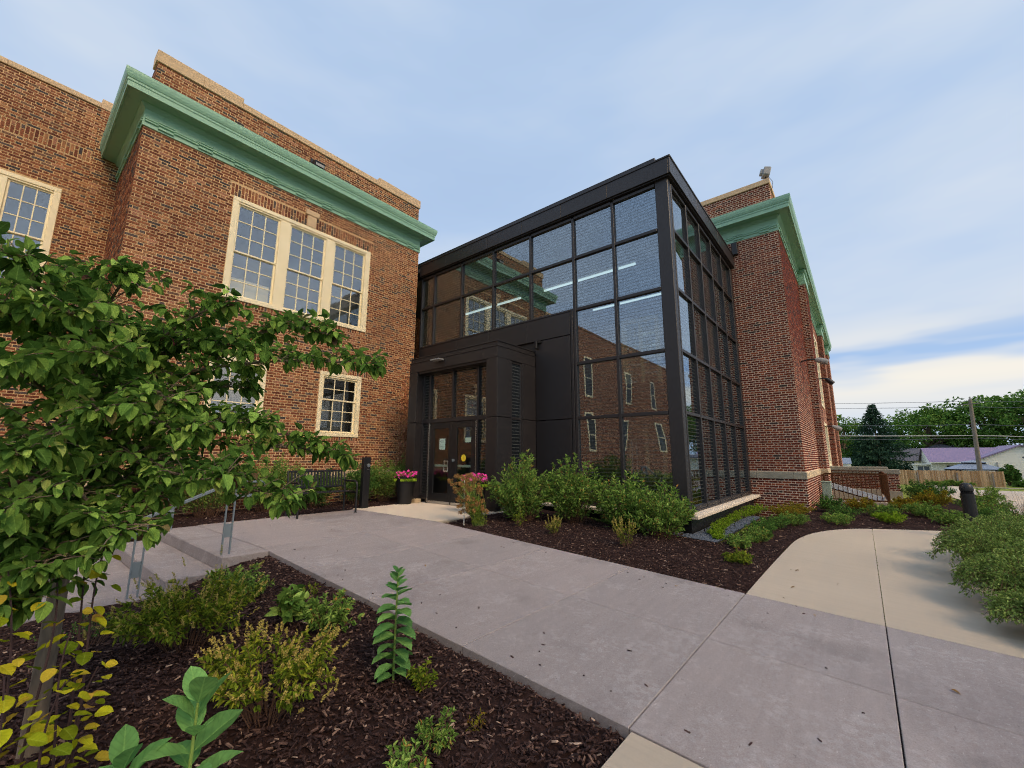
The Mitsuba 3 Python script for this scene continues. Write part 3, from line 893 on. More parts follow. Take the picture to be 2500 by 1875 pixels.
# ------------------------------------------------------------------ glass hall
BX, RO = 0.216, 0.124
hall = thing('glass_entrance_hall', 'two storey black framed glass entrance hall between the two brick wings', 'building')
ROWS = [0.20, 2.09, 3.40, 4.76, 6.12, 7.20]
MY = [-0.03, -0.67, -1.98, -3.32, -4.68, -6.03, -7.12, -8.16]
MX = [0.40, 1.42, 2.48, 3.56, 4.68, 5.86]


def member(name, x0, x1, y0, y1, z0, z1, bev=0.005, mat='dark_metal', **k):
    return put(hall + '__' + name, MB().box(x0, x1, y0, y1, z0, z1, bev=bev), mat, **k)


def warped_pane(a, b, mat):
    """A sheet between two opposite corners, very slightly bowed and tilted, as toughened glass is."""
    a, b = np.array(a, float), np.array(b, float)
    k = int(np.argmin(np.abs(b - a)))
    i, j = [q for q in (0, 1) if q != k][0], 2
    n = 5
    g = np.linspace(-1, 1, n)
    u, v = np.meshgrid(g, g, indexing='ij')
    V = np.zeros((n, n, 3))
    V[..., i] = a[i] + (b[i] - a[i]) * (u + 1) / 2
    V[..., j] = a[j] + (b[j] - a[j]) * (v + 1) / 2
    bow, tu, tv = rng.uniform(-0.004, 0.004), rng.uniform(-0.003, 0.003), rng.uniform(-0.003, 0.003)
    V[..., k] = a[k] + bow * (1 - u * u) * (1 - v * v) + tu * u + tv * v
    p, q = np.meshgrid(np.arange(n - 1), np.arange(n - 1), indexing='ij')
    f = np.stack([p * n + q, (p + 1) * n + q, (p + 1) * n + q + 1, p * n + q + 1], -1).reshape(-1, 4)
    put(hall + '__pane', MB().add(V.reshape(-1, 3), f), mat, smooth=True)


# front face (faces the plaza)
for k, y in enumerate(MY[:-1]):
    zlo = 4.78 if y > -5.9 else 0.20
    member('mullion', BX - 0.03, BX + 0.14, y - 0.034, y + 0.034, zlo, 7.20)
for j, z in enumerate(ROWS):
    lo = -8.16 if z < 4.7 else -8.16
    segs = []
    ys = [y for y in MY]
    for a, b in zip(ys[:-1], ys[1:]):
        if z < 4.7 and a > -6.0:
            continue
        member('transom', BX - 0.024, BX + 0.13, b + (0.034 if b > -8.1 else 0.0), a - 0.034, z - 0.036, z + 0.036)
for a, b in zip(MY[:-1], MY[1:]):
    for z0, z1 in zip(ROWS[:-1], ROWS[1:]):
        if z1 < 4.8 and a > -6.0:
            continue
        y0, y1, c, d = a - 0.03, b + (0.03 if b > -8.1 else 0.0), z0 + 0.03, z1 - 0.03
        warped_pane((BX + 0.03, y0, c), (BX + 0.03, y1, d), 'hall_glass')
# corner column
member('corner_column', BX - 0.02, BX + 0.165, LG - 0.02, -8.165, 0.13, 7.285, 0.01)
# side face
for x in MX:
    member('mullion', x - 0.03, x + 0.03, LG - 0.03, LG + 0.13, 0.20, 7.20)
for z in ROWS:
    for a, b in zip([BX + 0.14] + MX, MX + [XC - 0.01]):
        if a == BX + 0.14 and b == MX[0]:
            continue
        member('transom', a + 0.03, b - (0.03 if b < 5.9 else 0), LG - 0.024, LG + 0.12, z - 0.036, z + 0.036)
member('sill_bar', BX + 0.17, XC, LG - 0.035, LG + 0.13, 0.125, 0.163)
for a, b in zip(MX[:-1], MX[1:]):
    for z0, z1 in zip(ROWS[:-1], ROWS[1:]):
        x0, x1, c, d = a + 0.028, b - 0.028, z0 + 0.03, z1 - 0.03
        warped_pane((x0, LG + 0.03, c), (x1, LG + 0.03, d), 'hall_glass')
member('end_jamb', 5.89, XC - 0.002, LG - 0.03, LG + 0.13, 0.20, 7.20)
# roof edge: fascia panels, cap, soffit, upper tier
FX, FY = BX - RO, LG - RO
yj = [0.0, -1.3, -3.15, -4.45, -5.75, -7.05, FY]
for a, b in zip(yj[:-1], yj[1:]):
    member('fascia_panel', FX, FX + 0.04, b + 0.004 + (0.0405 if b == FY else 0), a - 0.004, 7.29, 7.665, 0.004)
xj = [FX, 2.1, 4.1, XC - 0.002]
for a, b in zip(xj[:-1], xj[1:]):
    member('fascia_panel', a + 0.004 * (a > 1), b - 0.004, FY, FY + 0.04, 7.29, 7.665, 0.004)
member('roof_cap', FX - 0.018, FX + 0.2, FY - 0.018, -0.001, 7.668, 7.712, 0.006)
member('roof_cap', FX + 0.2025, XC - 0.002, FY - 0.018, FY + 0.2, 7.668, 7.712, 0.006)
member('soffit', FX + 0.041, BX + 0.2, FY + 0.041, -0.001, 7.262, 7.288, 0)
member('soffit', BX + 0.2025, XC - 0.002, FY + 0.041, LG + 0.2, 7.262, 7.288, 0)
member('upper_roof_edge', BX + 0.42, BX + 0.50, LG + 0.38, 2.0, 7.75, 8.22, 0.008)
member('upper_roof_edge', BX + 0.5025, XC - 0.002, LG + 0.38, LG + 0.46, 7.75, 8.22, 0.008)
member('roof', FX + 0.2, XC + 0.1, FY + 0.2, 6.5, 7.62, 7.74, 0, 'dark_roof')
# cladding below the upper strip of glass
pan = []
for a, b in zip([-0.03, -1.86, -3.20, -4.56], [-1.86, -3.20, -4.56, -5.90]):
    pan.append((a, b, 4.155, 4.735))
for a, b in ((-4.86, -5.90),):
    pan += [(a, b, 2.09, 4.14), (a, b, 0.10, 2.075)]
for a, b, c, d in pan:
    member('cladding_panel', BX - 0.035, BX + 0.03, b + 0.004, a - 0.004, c + 0.003, d - 0.003, 0.004)
member('cladding_flashing', BX - 0.045, BX + 0.1, -5.93, -0.03, 4.738, 4.775, 0.004)
member('cladding_post', BX - 0.04, BX + 0.1, -5.985, -5.915, 0.10, 4.736, 0.006)
member('backing_wall', BX + 0.032, BX + 0.10, -5.91, 0.0, 0.0, 4.735, 0, 'black_metal')
# plinth and stone ledge
member('base_plinth', BX - 0.06, XC - 0.002, LG - 0.06, -4.86, -0.45, 0.055, 0, 'black_metal')
for a, b in zip([-4.86, -6.2, -7.5], [-6.2, -7.5, LG - 0.245]):
    member('ledge_stone', BX - 0.245, BX + 0.12, b + 0.002, a - 0.002, 0.058, 0.124, 0.01, 'pale_concrete')
for a, b in zip([BX + 0.122, 2.2, 4.15], [2.2, 4.15, XC - 0.003]):
    member('ledge_stone', a + 0.002, b - 0.002, LG - 0.245, LG + 0.1, 0.058, 0.124, 0.01, 'pale_concrete')
# inside
member('floor', BX + 0.15, XC - 0.01, LG + 0.14, 6.0, 0.0, 0.10, 0, 'interior')
member('ceiling', BX + 0.15, XC - 0.01, LG + 0.14, 6.0, 7.30, 7.36, 0, 'interior')
member('back_wall', BX - 0.2, XC, 3.6, 3.8, 0.0, 7.3, 0, 'far_brick')
member('inner_floor_edge', 3.4, XC - 0.01, LG + 1.6, 3.6, 3.05, 3.35, 0, 'interior')
for (x, y0, y1, z) in ((1.9, -3.01, -0.44, 6.37), (1.9, -6.95, -3.94, 6.37), (4.2, -3.8, -0.8, 6.28), (4.2, -7.2, -4.4, 6.28)):
    p = key_for(hall + '__pendant_light')
    put(p + '__housing', MB().box(x - 0.03, x + 0.03, y0, y1, z, z + 0.045), 'white_paint')
    scene[p + '__tube'] = mikit.ply((lambda m: (m[0], m[1]))(MB().box(x - 0.028, x + 0.028, y0 + 0.01, y1 - 0.01, z - 0.055, z - 0.002).arrays()), 'white_paint', emitter={'type': 'area', 'radiance': rgb((0.34, 0.40, 0.40))})
    labels[p + '__tube'] = {'label': 'lit white light bar'}
    put(p + '__cable', MB().tube([[x, y0 + 0.1, z + 0.04], [x, y0 + 0.1, 7.30]], 0.006, 4).tube([[x, y1 - 0.1, z + 0.04], [x, y1 - 0.1, 7.30]], 0.006, 4), 'white_paint')
# steel hand rails of the stair inside
hr = MB()
for x, y0, y1, zt in ((2.6, -8.0, -6.3, 1.72), (3.6, -8.0, -6.0, 1.70)):
    hr.tube([[x, y0, 0.1], [x, y0, zt - 0.06], [x, y0 + 0.06, zt], [x, y1 - 0.06, zt], [x, y1, zt - 0.06], [x, y1, 0.1]], 0.02, 8)
    hr.tube([[x, y0 + 0.3, zt - 0.12], [x, y1 - 0.2, zt - 0.12]], 0.016, 8)
    for q in np.linspace(y0, y1, 5)[1:-1]:
        hr.tube([[x, q, 0.1], [x, q, zt - 0.12]], 0.008, 6)
put(hall + '__inner_handrail', hr, 'steel', smooth=40)
member('inner_column', 4.6, 4.95, -7.5, -7.15, 0.1, 7.3, 0, 'wood')

# ---- portal (vestibule) with the entrance doors
PX, PL, PR = -1.29, -1.56, -4.85
DX = -1.043
por = hall + '__portal'


def pm(name, x0, x1, y0, y1, z0, z1, bev=0.004, mat='dark_metal', **k):
    return put(por + '_' + name, MB().box(x0, x1, y0, y1, z0, z1, bev=bev), mat, **k)


pm('cap', PX - 0.0, BX - 0.036, PR - 0.0, PL, 3.86, 3.885)
pm('parapet', PX + 0.02, BX - 0.037, PR + 0.02, PL - 0.02, 3.765, 3.858, 0)
for a, b in ((PL, -3.05), (-3.05, -4.36), (-4.36, PR)):
    pm('fascia', PX, PX + 0.03, b + (0.0305 if b == PR else 0.003), a - 0.003, 3.475, 3.735)
pm('fascia', PX, BX - 0.037, PR, PR + 0.03, 3.475, 3.735)
pm('fascia_lip', PX - 0.012, BX - 0.0375, PR - 0.012, PL + 0.0, 3.738, 3.763)
pm('roof', PX + 0.032, BX - 0.037, PR + 0.032, PL, 3.42, 3.736, 0)
for z0, z1 in ((0.10, 2.08), (2.095, 3.47)):
    pm('cladding', PX, PX + 0.03, -1.905, PL, z0, z1)
    pm('cladding', PX, PX + 0.03, PR + 0.0305, -4.49, z0, z1)
    pm('cladding', PX, -0.79, PR, PR + 0.03, z0, z1)
    pm('cladding', -0.36, BX - 0.037, PR, PR + 0.03, z0, z1)
    pm('jamb_lining', PX + 0.0305, DX - 0.03, -1.905, -1.88, z0, z1, 0)
    pm('jamb_lining', PX + 0.0305, DX - 0.03, -4.515, -4.49, z0, z1, 0)
pm('core', PX + 0.031, BX - 0.04, PL - 0.002, -1.78, 0.0, 3.47, 0, 'black_metal')
pm('core', PX + 0.031, DX - 0.05, -4.80, -4.517, 0.0, 3.47, 0, 'black_metal')
pm('stone_base', PX + 0.005, PX + 0.2, -2.02, -1.70, 0.0, 0.098, 0.006, 'stone')
# side light in the return wall
pm('side_frame', -0.785, -0.74, PR + 0.02, PR + 0.10, 0.1, 3.47)
pm('side_frame', -0.41, -0.365, PR + 0.02, PR + 0.10, 0.1, 3.47)
pm('side_frame', -0.739, -0.411, PR + 0.02, PR + 0.10, 2.06, 2.12)
for z0, z1 in ((0.1, 2.06), (2.12, 3.46)):
    put(por + '_pane', MB().add([[-0.74, PR + 0.06, z0], [-0.41, PR + 0.06, z0], [-0.41, PR + 0.06, z1], [-0.74, PR + 0.06, z1]], [[0, 1, 2, 3]]), 'hall_glass')
# entrance screen
fy = [-1.90, -2.19, -3.10, -4.02, -4.47]
for y in (-1.905, -2.19, -4.01, -4.465):
    pm('screen_post', DX - 0.03, DX + 0.09, y - 0.03, y + 0.03, 0.0, 3.46)
pm('screen_post', DX - 0.03, DX + 0.09, -3.13, -3.07, 2.185, 3.46)
for a, b in ((-1.936, -2.158), (-2.222, -3.978), (-4.042, -4.434)):
    pm('screen_rail', DX - 0.03, DX + 0.09, b, a, 2.075, 2.18)
    pm('screen_rail', DX - 0.03, DX + 0.09, b, a, 3.40, 3.46)
for a, b in ((-1.936, -2.158), (-4.042, -4.434)):
    pm('screen_rail', DX - 0.03, DX + 0.09, b, a, 0.10, 0.20)
for a, b, z0, z1 in ((-1.93, -2.165, 0.19, 2.08), (-4.04, -4.44, 0.19, 2.08), (-1.93, -2.165, 2.17, 3.41), (-2.22, -3.07, 2.17, 3.41), (-3.13, -3.98, 2.17, 3.41), (-4.04, -4.44, 2.17, 3.41)):
    put(por + '_pane', MB().add([[DX + 0.03, a, z0], [DX + 0.03, b, z0], [DX + 0.03, b, z1], [DX + 0.03, a, z1]], [[0, 1, 2, 3]]), 'portal_glass')
for (a, b, ga, gb), lab in zip(((-2.226, -3.098, -2.42, -2.98), (-3.104, -3.974, -3.29, -3.79)), ('left glass door leaf', 'right glass door leaf')):
    d = key_for(hall + '__door')
    labels[d] = {'label': lab}
    m = MB()
    m.box(DX - 0.01, DX + 0.04, ga, a, 0.012, 2.07, bev=0.004).box(DX - 0.01, DX + 0.04, b, gb, 0.012, 2.07, bev=0.004)
    m.box(DX - 0.01, DX + 0.04, gb, ga, 0.012, 0.27, bev=0.004).box(DX - 0.01, DX + 0.04, gb, ga, 1.91, 2.07, bev=0.004)
    put(d + '__frame', m, 'black_metal')
    put(d + '__glass', MB().add([[DX + 0.015, ga, 0.27], [DX + 0.015, gb, 0.27], [DX + 0.015, gb, 1.91], [DX + 0.015, ga, 1.91]], [[0, 1, 2, 3]]), 'clear_glass')
    put(d + '__kick_strip', MB().box(DX - 0.016, DX - 0.0105, b + 0.02, a - 0.02, 0.015, 0.075), 'steel')
    put(d + '__push_bar', MB().box(DX + 0.06, DX + 0.10, gb - 0.05, ga + 0.05, 0.93, 0.99, bev=0.01), 'pale_green')
    put(d + '__edge_strip', MB().box(DX - 0.032, DX - 0.012, (a if lab[0] == 'l' else b) - 0.008, (a if lab[0] == 'l' else b) + 0.008, 0.02, 2.06), 'steel')
    if lab[0] == 'l':
        put(d + '__handle', MB().tube([[DX - 0.01, -2.93, 1.08], [DX - 0.09, -2.93, 1.08], [DX - 0.09, -2.93, 0.83], [DX - 0.01, -2.93, 0.83]], 0.013, 8).tube([[DX - 0.09, -2.93, 1.08], [DX - 0.09, -3.06, 1.08], [DX - 0.09, -3.06, 0.83], [DX - 0.09, -2.93, 0.83]], 0.013, 8), 'steel', smooth=40, label='bright square pull handle')
        put(d + '__knob', MB().tube([[DX - 0.012, -2.90, 1.12], [DX - 0.05, -2.90, 1.12]], 0.03, 12), 'black_metal', smooth=40)
    else:
        put(d + '__knob', MB().tube([[DX - 0.012, -3.20, 1.10], [DX - 0.05, -3.20, 1.10]], 0.035, 12), 'grey_metal', smooth=40)
sg = thing('door_notice', 'pale green paper notice taped to the left door glass', 'sign')
put(sg + '__sheet', MB().box(DX + 0.006, DX + 0.0085, -2.84, -2.62, 1.37, 1.65), 'paper')
ln = MB()
for k, (a, b) in enumerate(((-2.65, -2.81), (-2.65, -2.79), (-2.67, -2.80), (-2.64, -2.82), (-2.66, -2.78), (-2.64, -2.82), (-2.64, -2.80))):
    ln.box(DX + 0.004, DX + 0.0055, b, a, 1.61 - k * 0.034, 1.617 - k * 0.034)
put(sg + '__print', ln, 'ink')
sg = thing('round_sticker', 'yellow round sticker on the right door glass', 'sign')
put(sg + '__disc', MB().tube([[DX + 0.006, -3.53, 1.16], [DX + 0.009, -3.53, 1.16]], 0.085, 28), 'yellow_sticker')
ln = MB()
for k in range(26):
    a = k * 2 * math.pi / 26
    c, s = math.cos(a), math.sin(a)
    ln.obox([DX + 0.0045, -3.53 + 0.066 * c, 1.16 + 0.066 * s], [[1, 0, 0], [0, -s, c], [0, c, s]], [0.0008, 0.004, 0.0016])
for k, (dy, w_) in enumerate(((0.0, 0.05), (0.014, 0.034), (-0.014, 0.03))):
    ln.box(DX + 0.004, DX + 0.0055, -3.53 - w_ / 2, -3.53 + w_ / 2, 1.157 + dy, 1.163 + dy)
put(sg + '__print', ln, 'orange_ink')
sg = thing('white_notice', 'white paper notice on the right door glass', 'sign')
put(sg + '__sheet', MB().box(DX + 0.019, DX + 0.021, -3.78, -3.56, 1.54, 1.66), 'paper')
# light over the doors and the drip spout on the cladding
pf = key_for(hall + '__portal_light')
put(pf + '__bracket', MB().box(PX - 0.02, PX - 0.001, -2.83, -2.71, 3.66, 3.70), 'black_metal')
put(pf + '__shade', MB().box(PX - 0.20, PX - 0.021, -3.0, -2.66, 3.655, 3.685, bev=0.008), 'grey_lamp')
put(hall + '__drip_spout', MB().box(BX - 0.14, BX - 0.037, -4.96, -4.90, 3.93, 4.13, bev=0.01).box(BX - 0.10, BX - 0.037, -5.05, -4.86, 4.08, 4.13), 'black_metal')
# vestibule inside
pm('inner_wall', 1.62, 1.7, -5.9, -0.2, 0.1, 3.4, 0, 'interior')
pm('inner_pier', 1.5, 1.618, -2.62, -1.95, 0.1, 3.38, 0.01, 'blind')
pm('inner_pier', 1.5, 1.618, -4.1, -3.05, 0.1, 2.3, 0.01, 'blind')
pm('inner_floor', DX + 0.1, BX + 0.14, PR + 0.12, PL - 0.25, -0.02, 0.004, 0, 'concrete')
scene[hall + '__lobby_light__panel'] = mikit.ply(MB().box(0.4, 1.3, -3.9, -2.6, 3.30, 3.33).arrays()[:2], 'white_paint', emitter={'type': 'area', 'radiance': rgb((4.0, 3.1, 1.6))})
labels[hall + '__lobby_light__panel'] = {'label': 'warm lit ceiling panel'}
pm('window_surround', 1.55, 1.598, -3.98, -3.35, 2.35, 3.2, 0.01, 'cream_paint')

# ------------------------------------------------------------------ ground, paving
gx = np.unique(np.concatenate([np.linspace(-60, -12, 13), np.linspace(-12, 8, 41), np.linspace(8, 70, 63), np.linspace(70, 700, 22)]))
gy = np.unique(np.concatenate([np.linspace(-400, -60, 12), np.linspace(-60, -16, 23), np.linspace(-16, 4, 41), np.linspace(4, 500, 18)]))


def base_z(x, y):
    near = pave_z(x, max(y, -13.0)) - 0.10 - 0.42 * sst(-14, -11.5, x) * sst(-22, -18.6, y)
    k = sst(7.0, 13.0, x)
    return near * (1 - k) + (far_z(x, y) - 0.02) * k


gz = np.array([[base_z(x, y) for y in gy] for x in gx])
X, Y = np.meshgrid(gx, gy, indexing='ij')
V = np.stack([X, Y, gz], -1).reshape(-1, 3)
i, j = np.meshgrid(np.arange(len(gx) - 1), np.arange(len(gy) - 1), indexing='ij')
ny = len(gy)
Fq = np.stack([i * ny + j, (i + 1) * ny + j, (i + 1) * ny + j + 1, i * ny + j + 1], -1).reshape(-1, 4)
put('ground', MB().add(V, Fq), 'grass', smooth=True, kind='structure')


def patch(poly, zf, name, mat, step=0.12, lift=0.0, bump=0.0, seed=1, smooth=True, **k):
    """A sheet of ground following zf inside a polygon, cut on a grid."""
    import shapely
    g = shapely.Polygon(poly)
    x0, y0, x1, y1 = g.bounds
    xs, ys = np.arange(x0, x1 + step, step), np.arange(y0, y1 + step, step)
    mb = MB()
    pts, idx = [], {}
    cells = []
    for a in range(len(xs) - 1):
        for b in range(len(ys) - 1):
            c = shapely.box(xs[a], ys[b], xs[a + 1], ys[b + 1])
            if g.contains(c):
                cells.append([(xs[a], ys[b]), (xs[a + 1], ys[b]), (xs[a + 1], ys[b + 1]), (xs[a], ys[b + 1])])
            elif g.intersects(c):
                q = g.intersection(c)
                for h in getattr(q, 'geoms', [q]):
                    if h.geom_type == 'Polygon' and h.area > 1e-7:
                        r = list(h.exterior.coords)[:-1]
                        cells.append(r if h.exterior.is_ccw else r[::-1])
    tri = []
    for r in cells:
        ids = []
        for q in r:
            kq = (round(q[0], 5), round(q[1], 5))
            if kq not in idx:
                idx[kq] = len(pts)
                pts.append(q)
            ids.append(idx[kq])
        tri += [[ids[0], ids[m], ids[m + 1]] for m in range(1, len(ids) - 1)]
    pts = np.array(pts)
    z = np.array([zf(*q) for q in pts]) + lift
    if bump:
        z = z + bump * (meshkit.fbm(np.column_stack([pts * 9, 0 * z]), 4, seed) - 0.5)
    mb.add(np.column_stack([pts, z]), tri)
    return put(name, mb, mat, smooth=smooth, kind='structure', **k)


def slab(name, x0, x1, y0, y1, mat, gap=0.003, thick=0.16, zf=pave_z, tone=None):
    """One cast slab with eased edges, its top following the fall of the ground."""
    e = 0.004
    x0, x1, y0, y1 = x0 + gap, x1 - gap, y0 + gap, y1 - gap
    ys = [y0, y1] if not (y0 < -4.85 < y1) else [y0, -4.85, y1]
    n = len(ys)
    V = []
    for y in ys:
        yt = y + (e if y == y0 else -e if y == y1 else 0)
        z = zf(0, y)
        V += [[x0, y, z - thick], [x0, y, z - e], [x0 + e, yt, z], [x1 - e, yt, z], [x1, y, z - e], [x1, y, z - thick]]
    f = []
    for a in range(n - 1):
        for b in range(5):
            f.append([a * 6 + b, a * 6 + b + 1, (a + 1) * 6 + b + 1, (a + 1) * 6 + b])
    tr = [[0, 5, 4], [0, 4, 1], [1, 4, 3], [1, 3, 2]]
    o = (n - 1) * 6
    mb = MB().add(V, np.array(f)[:, ::-1], (tone if tone is not None else rng.uniform(0, 1), 0.5))
    mb.add(V, tr, (tone if tone is not None else 0.5, 0.5)).add(V, [[q[0] + o, q[2] + o, q[1] + o] for q in tr], (0.5, 0.5))
    return put(name, mb, mat)


def joint_bed(name, poly, drop):
    MBx = MB().prism(poly, lambda x, y: pave_z(x, y) - 0.17, lambda x, y: pave_z(x, y) - drop)
    return put(name, MBx, 'joint', kind='structure')


joint_bed('walkway', [(-5.97, -16.0), (-2.99, -16.0), (-2.99, -4.85), (-2.99, -2.06), (-5.97, -2.16), (-5.97, -4.85)], 0.018)
rows_y = [-2.08, -4.90, -6.13, -7.40, -8.67, -9.97, -11.11, -12.6, -14.3, -16.0]
for a, b in zip(rows_y[:-1], rows_y[1:]):
    for x0, x1 in ((-5.98, -4.47), (-4.47, -2.98)):
        slab('walkway__slab', x0, x1, b, a, 'concrete', gap=0.003 if a > -9 else 0.004)
# entrance slab of pale concrete
put('entrance_slab', MB().box(-2.975, DX + 0.1, -4.87, -1.92, -0.25, 0.004, bev=0.008), 'pale_concrete', kind='structure')
put('entrance_slab__curb', MB().prism([(-2.97, -4.875), (-1.1, -4.875), (-1.1, -4.95), (-2.85, -4.95)], -0.3, -0.004), 'beige_concrete')
# steps down to the left
put('garden_steps', MB().box(-6.5, -5.986, -5.15, -2.15, -0.6, 0.0, bev=0.012), 'concrete', kind='structure', uv=True)
put('garden_steps__tread', MB().box(-7.02, -6.504, -5.15, -2.1, -0.6, -0.15, bev=0.012), 'concrete')
for a, b in ((-8.7, -7.026), (-10.4, -8.706), (-12.2, -10.406)):
    put('garden_steps__landing_slab', MB().box(a, b, -5.1, -1.95, -0.6, -0.30, bev=0.008), 'concrete')
# pale paths left and right of the walkway
cv = [(-2.975, -9.975), (-1.0, -9.985), (0.2, -10.0), (1.2, -10.04), (2.2, -10.2), (3.1, -10.5), (3.9, -10.98), (4.7, -11.75), (5.4, -12.5), (6.4, -13.6), (8.0, -15.2), (10.0, -17.0)]
from scipy.interpolate import CubicSpline
_s = CubicSpline(np.arange(len(cv)), np.array(cv))
cvs = _s(np.linspace(0, len(cv) - 1, 56))
up_ = [tuple(q) for q in cvs if q[1] > -11.105]
pz = lambda x, y: pave_z(x, y) - 0.002
put('curved_path', MB().prism([(-2.975, -11.107)] + up_ + [(4.02, -11.107)], lambda x, y: pz(x, y) - 0.15, pz), 'beige_concrete', kind='structure')
lo_ = [(4.02, -11.113)] + [tuple(q) for q in cvs if q[1] < -11.115]
put('curved_path__slab', MB().prism([(-2.975, -11.113)] + lo_ + [(10.0, -18.5), (-2.975, -18.5)], lambda x, y: pz(x, y) - 0.15, pz), 'beige_concrete')
slab('pale_path', -9.6, -5.985, -14.0, -9.985, 'beige_concrete', zf=lambda x, y: pave_z(x, y) - 0.004)
labels['pale_path'] = {'kind': 'structure'}


# planting beds of dark mulch
def bed_left(x, y):
    return pave_z(x, y) - 0.055 - 0.20 * sst(-6.25, -7.2, x) * sst(-7.6, -5.4, y) - 0.04 * sst(-6.0, -6.5, x)


def bed_right(x, y):
    return pave_z(x, y) - 0.035 + 0.03 * sst(-2.9, -2.2, x)


def bed_far(x, y):
    k = sst(7.0, 13.0, x)
    return (pave_z(x, y) - 0.03) * (1 - k) + (far_z(x, y) + 0.05) * k


patch([(-10.2, -9.98), (-5.99, -9.98), (-5.99, -5.16), (-6.51, -5.16), (-6.51, -5.14), (-10.2, -5.05)], bed_left, 'mulch_bed', 'mulch', 0.07, bump=0.05)
patch([(-2.97, -9.965), (0.1, -9.985), (0.1, -9.14), (-0.42, -9.12), (-0.47, -8.5), (-0.03, -8.4), (-0.03, -4.9), (-2.97, -4.9)], bed_right, 'mulch_bed', 'mulch', 0.08, bump=0.05, seed=2)
far_edge = [tuple(q) for q in cvs if q[0] > 0.1 and q[1] > -14.5]
patch([(0.105, -9.10)] + [(0.105, -9.985)] + far_edge + [(15.0, -14.6), (15.4, -12.3), (10.4, -11.85), (10.4, -9.86), (6.2, -9.86), (3.9, -9.10)], bed_far, 'mulch_bed', 'mulch', 0.14, bump=0.05, seed=3)
patch([(-14, -1.9), (-7.27, -1.9), (-7.27, -0.1), (-7.4, 3.0), (-14, 3.0)], lambda x, y: -0.2, 'mulch_bed', 'mulch', 0.3, bump=0.05, seed=6)
patch([(-7.25, -2.1), (-5.9, -2.14), (-2.99, -2.05), (-2.7, -1.93), (-1.30, -1.75), (-0.1, -1.55), (-0.1, -0.05), (-7.25, -0.05)], lambda x, y: -0.02, 'mulch_bed', 'mulch', 0.1, bump=0.05, seed=4)
patch([(-2.9, -12.6), (-0.5, -12.4), (2.4, -12.4), (4.2, -13.4), (7.0, -15.8), (7.0, -18), (-2.9, -18)], lambda x, y: pave_z(x, y) + 0.02, 'mulch_bed', 'mulch', 0.2, bump=0.05, seed=5)
# ------------------------------------------------------------------ plants
leaf_no = [0]


def template(n, a=0.8, b=0.9, fold=0.10, curl=0.25, wave=0.0):
    """A leaf blade of n segments along s in 0..1: points (s, t, h), triangles, and (s, across)."""
    pts, uv, rows = [], [], []
    for i in range(n + 1):
        s = i / n
        w = max(math.sin(math.pi * s ** a), 0.0) ** b
        h = -curl * s * s
        if i in (0, n):
            rows.append([len(pts)])
            pts.append((s, 0, h))
            uv.append((s, 0.5))
        else:
            rows.append([len(pts), len(pts) + 1, len(pts) + 2])
            e = wave * (1 if i % 2 else -1)
            pts += [(s, -w, h + fold * w + e), (s, 0, h), (s, w, h + fold * w - e)]
            uv += [(s, 0.0), (s, 0.5), (s, 1.0)]
    f = []
    for r, q in zip(rows[:-1], rows[1:]):
        if len(r) == 1:
            f += [[r[0], q[1], q[0]], [r[0], q[2], q[1]]]
        elif len(q) == 1:
            f += [[r[0], r[1], q[0]], [r[1], r[2], q[0]]]
        else:
            f += [[r[0], r[1], q[1]], [r[0], q[1], q[0]], [r[1], r[2], q[2]], [r[1], q[2], q[1]]]
    return np.array(pts), np.array(f), np.array(uv)


SMALL = template(2, 0.9, 0.8, 0.25, 0.2)
MID = template(3, 0.85, 0.85, 0.2, 0.25)
OVATE = template(6, 0.72, 0.72, 0.14, 0.26, 0.012)
LONG = template(6, 0.95, 0.68, 0.14, 0.14, 0.01)
ROUND = template(6, 0.85, 0.55, 0.10, 0.18, 0.012)


def leaves(tm, pos, dirs, nrm, length, width):
    """One blade per row: vertices (N, m, 3), triangles of one, uv (N, m, 2)."""
    pts, f, st = tm
    x = norm(dirs)
    z = norm(nrm - (nrm * x).sum(1, keepdims=True) * x + 1e-6)
    y = np.cross(z, x)
    length = np.broadcast_to(length, (len(pos),))[:, None, None]
    width = np.broadcast_to(width, (len(pos),))[:, None, None]
    V = pos[:, None] + x[:, None] * pts[None, :, :1] * length + y[:, None] * pts[None, :, 1:2] * width / 2 + z[:, None] * pts[None, :, 2:] * length
    ids = leaf_no[0] + np.arange(len(pos))
    leaf_no[0] += len(pos)
    uv = np.broadcast_to(st[None], (len(pos), *st.shape)).copy()
    uv[..., 0] = uv[..., 0] * 0.98 + 0.01 + ids[:, None]
    return V, f, uv


def put_leaves(name, L, mat, **k):
    V, f, uv = L
    n, m = V.shape[:2]
    F = (f[None] + (np.arange(n) * m)[:, None, None]).reshape(-1, 3)
    return put(name, MB().add(V.reshape(-1, 3), F, uv.reshape(-1, 2)), mat, **k)


def join(Ls):
    return np.concatenate([a[0] for a in Ls]), Ls[0][1], np.concatenate([a[2] for a in Ls])


def single_leaves(holder, L, mat, want=300, name='leaf', rest='foliage'):
    """The blades that show largest become parts, the others one mesh."""
    V, f, uv = L
    x, y, z = project(V.reshape(-1, 3))
    x, y, z = (a.reshape(V.shape[:2]) for a in (x, y, z))
    area = (x.max(1) - x.min(1)) * (y.max(1) - y.min(1))
    ok = (z.min(1) > 0.2) & (x.max(1) > 0) & (x.min(1) < 2500) & (y.min(1) < 1875)
    order = np.argsort(-np.where(ok, area, 0))
    for i in order[:want]:
        put(holder + '__' + name, MB().add(V[i], f, uv[i]), mat)
    if len(order) > want:
        r = order[want:]
        put_leaves(holder + '__' + rest, (V[r], f, uv[r]), mat, kind='stuff')


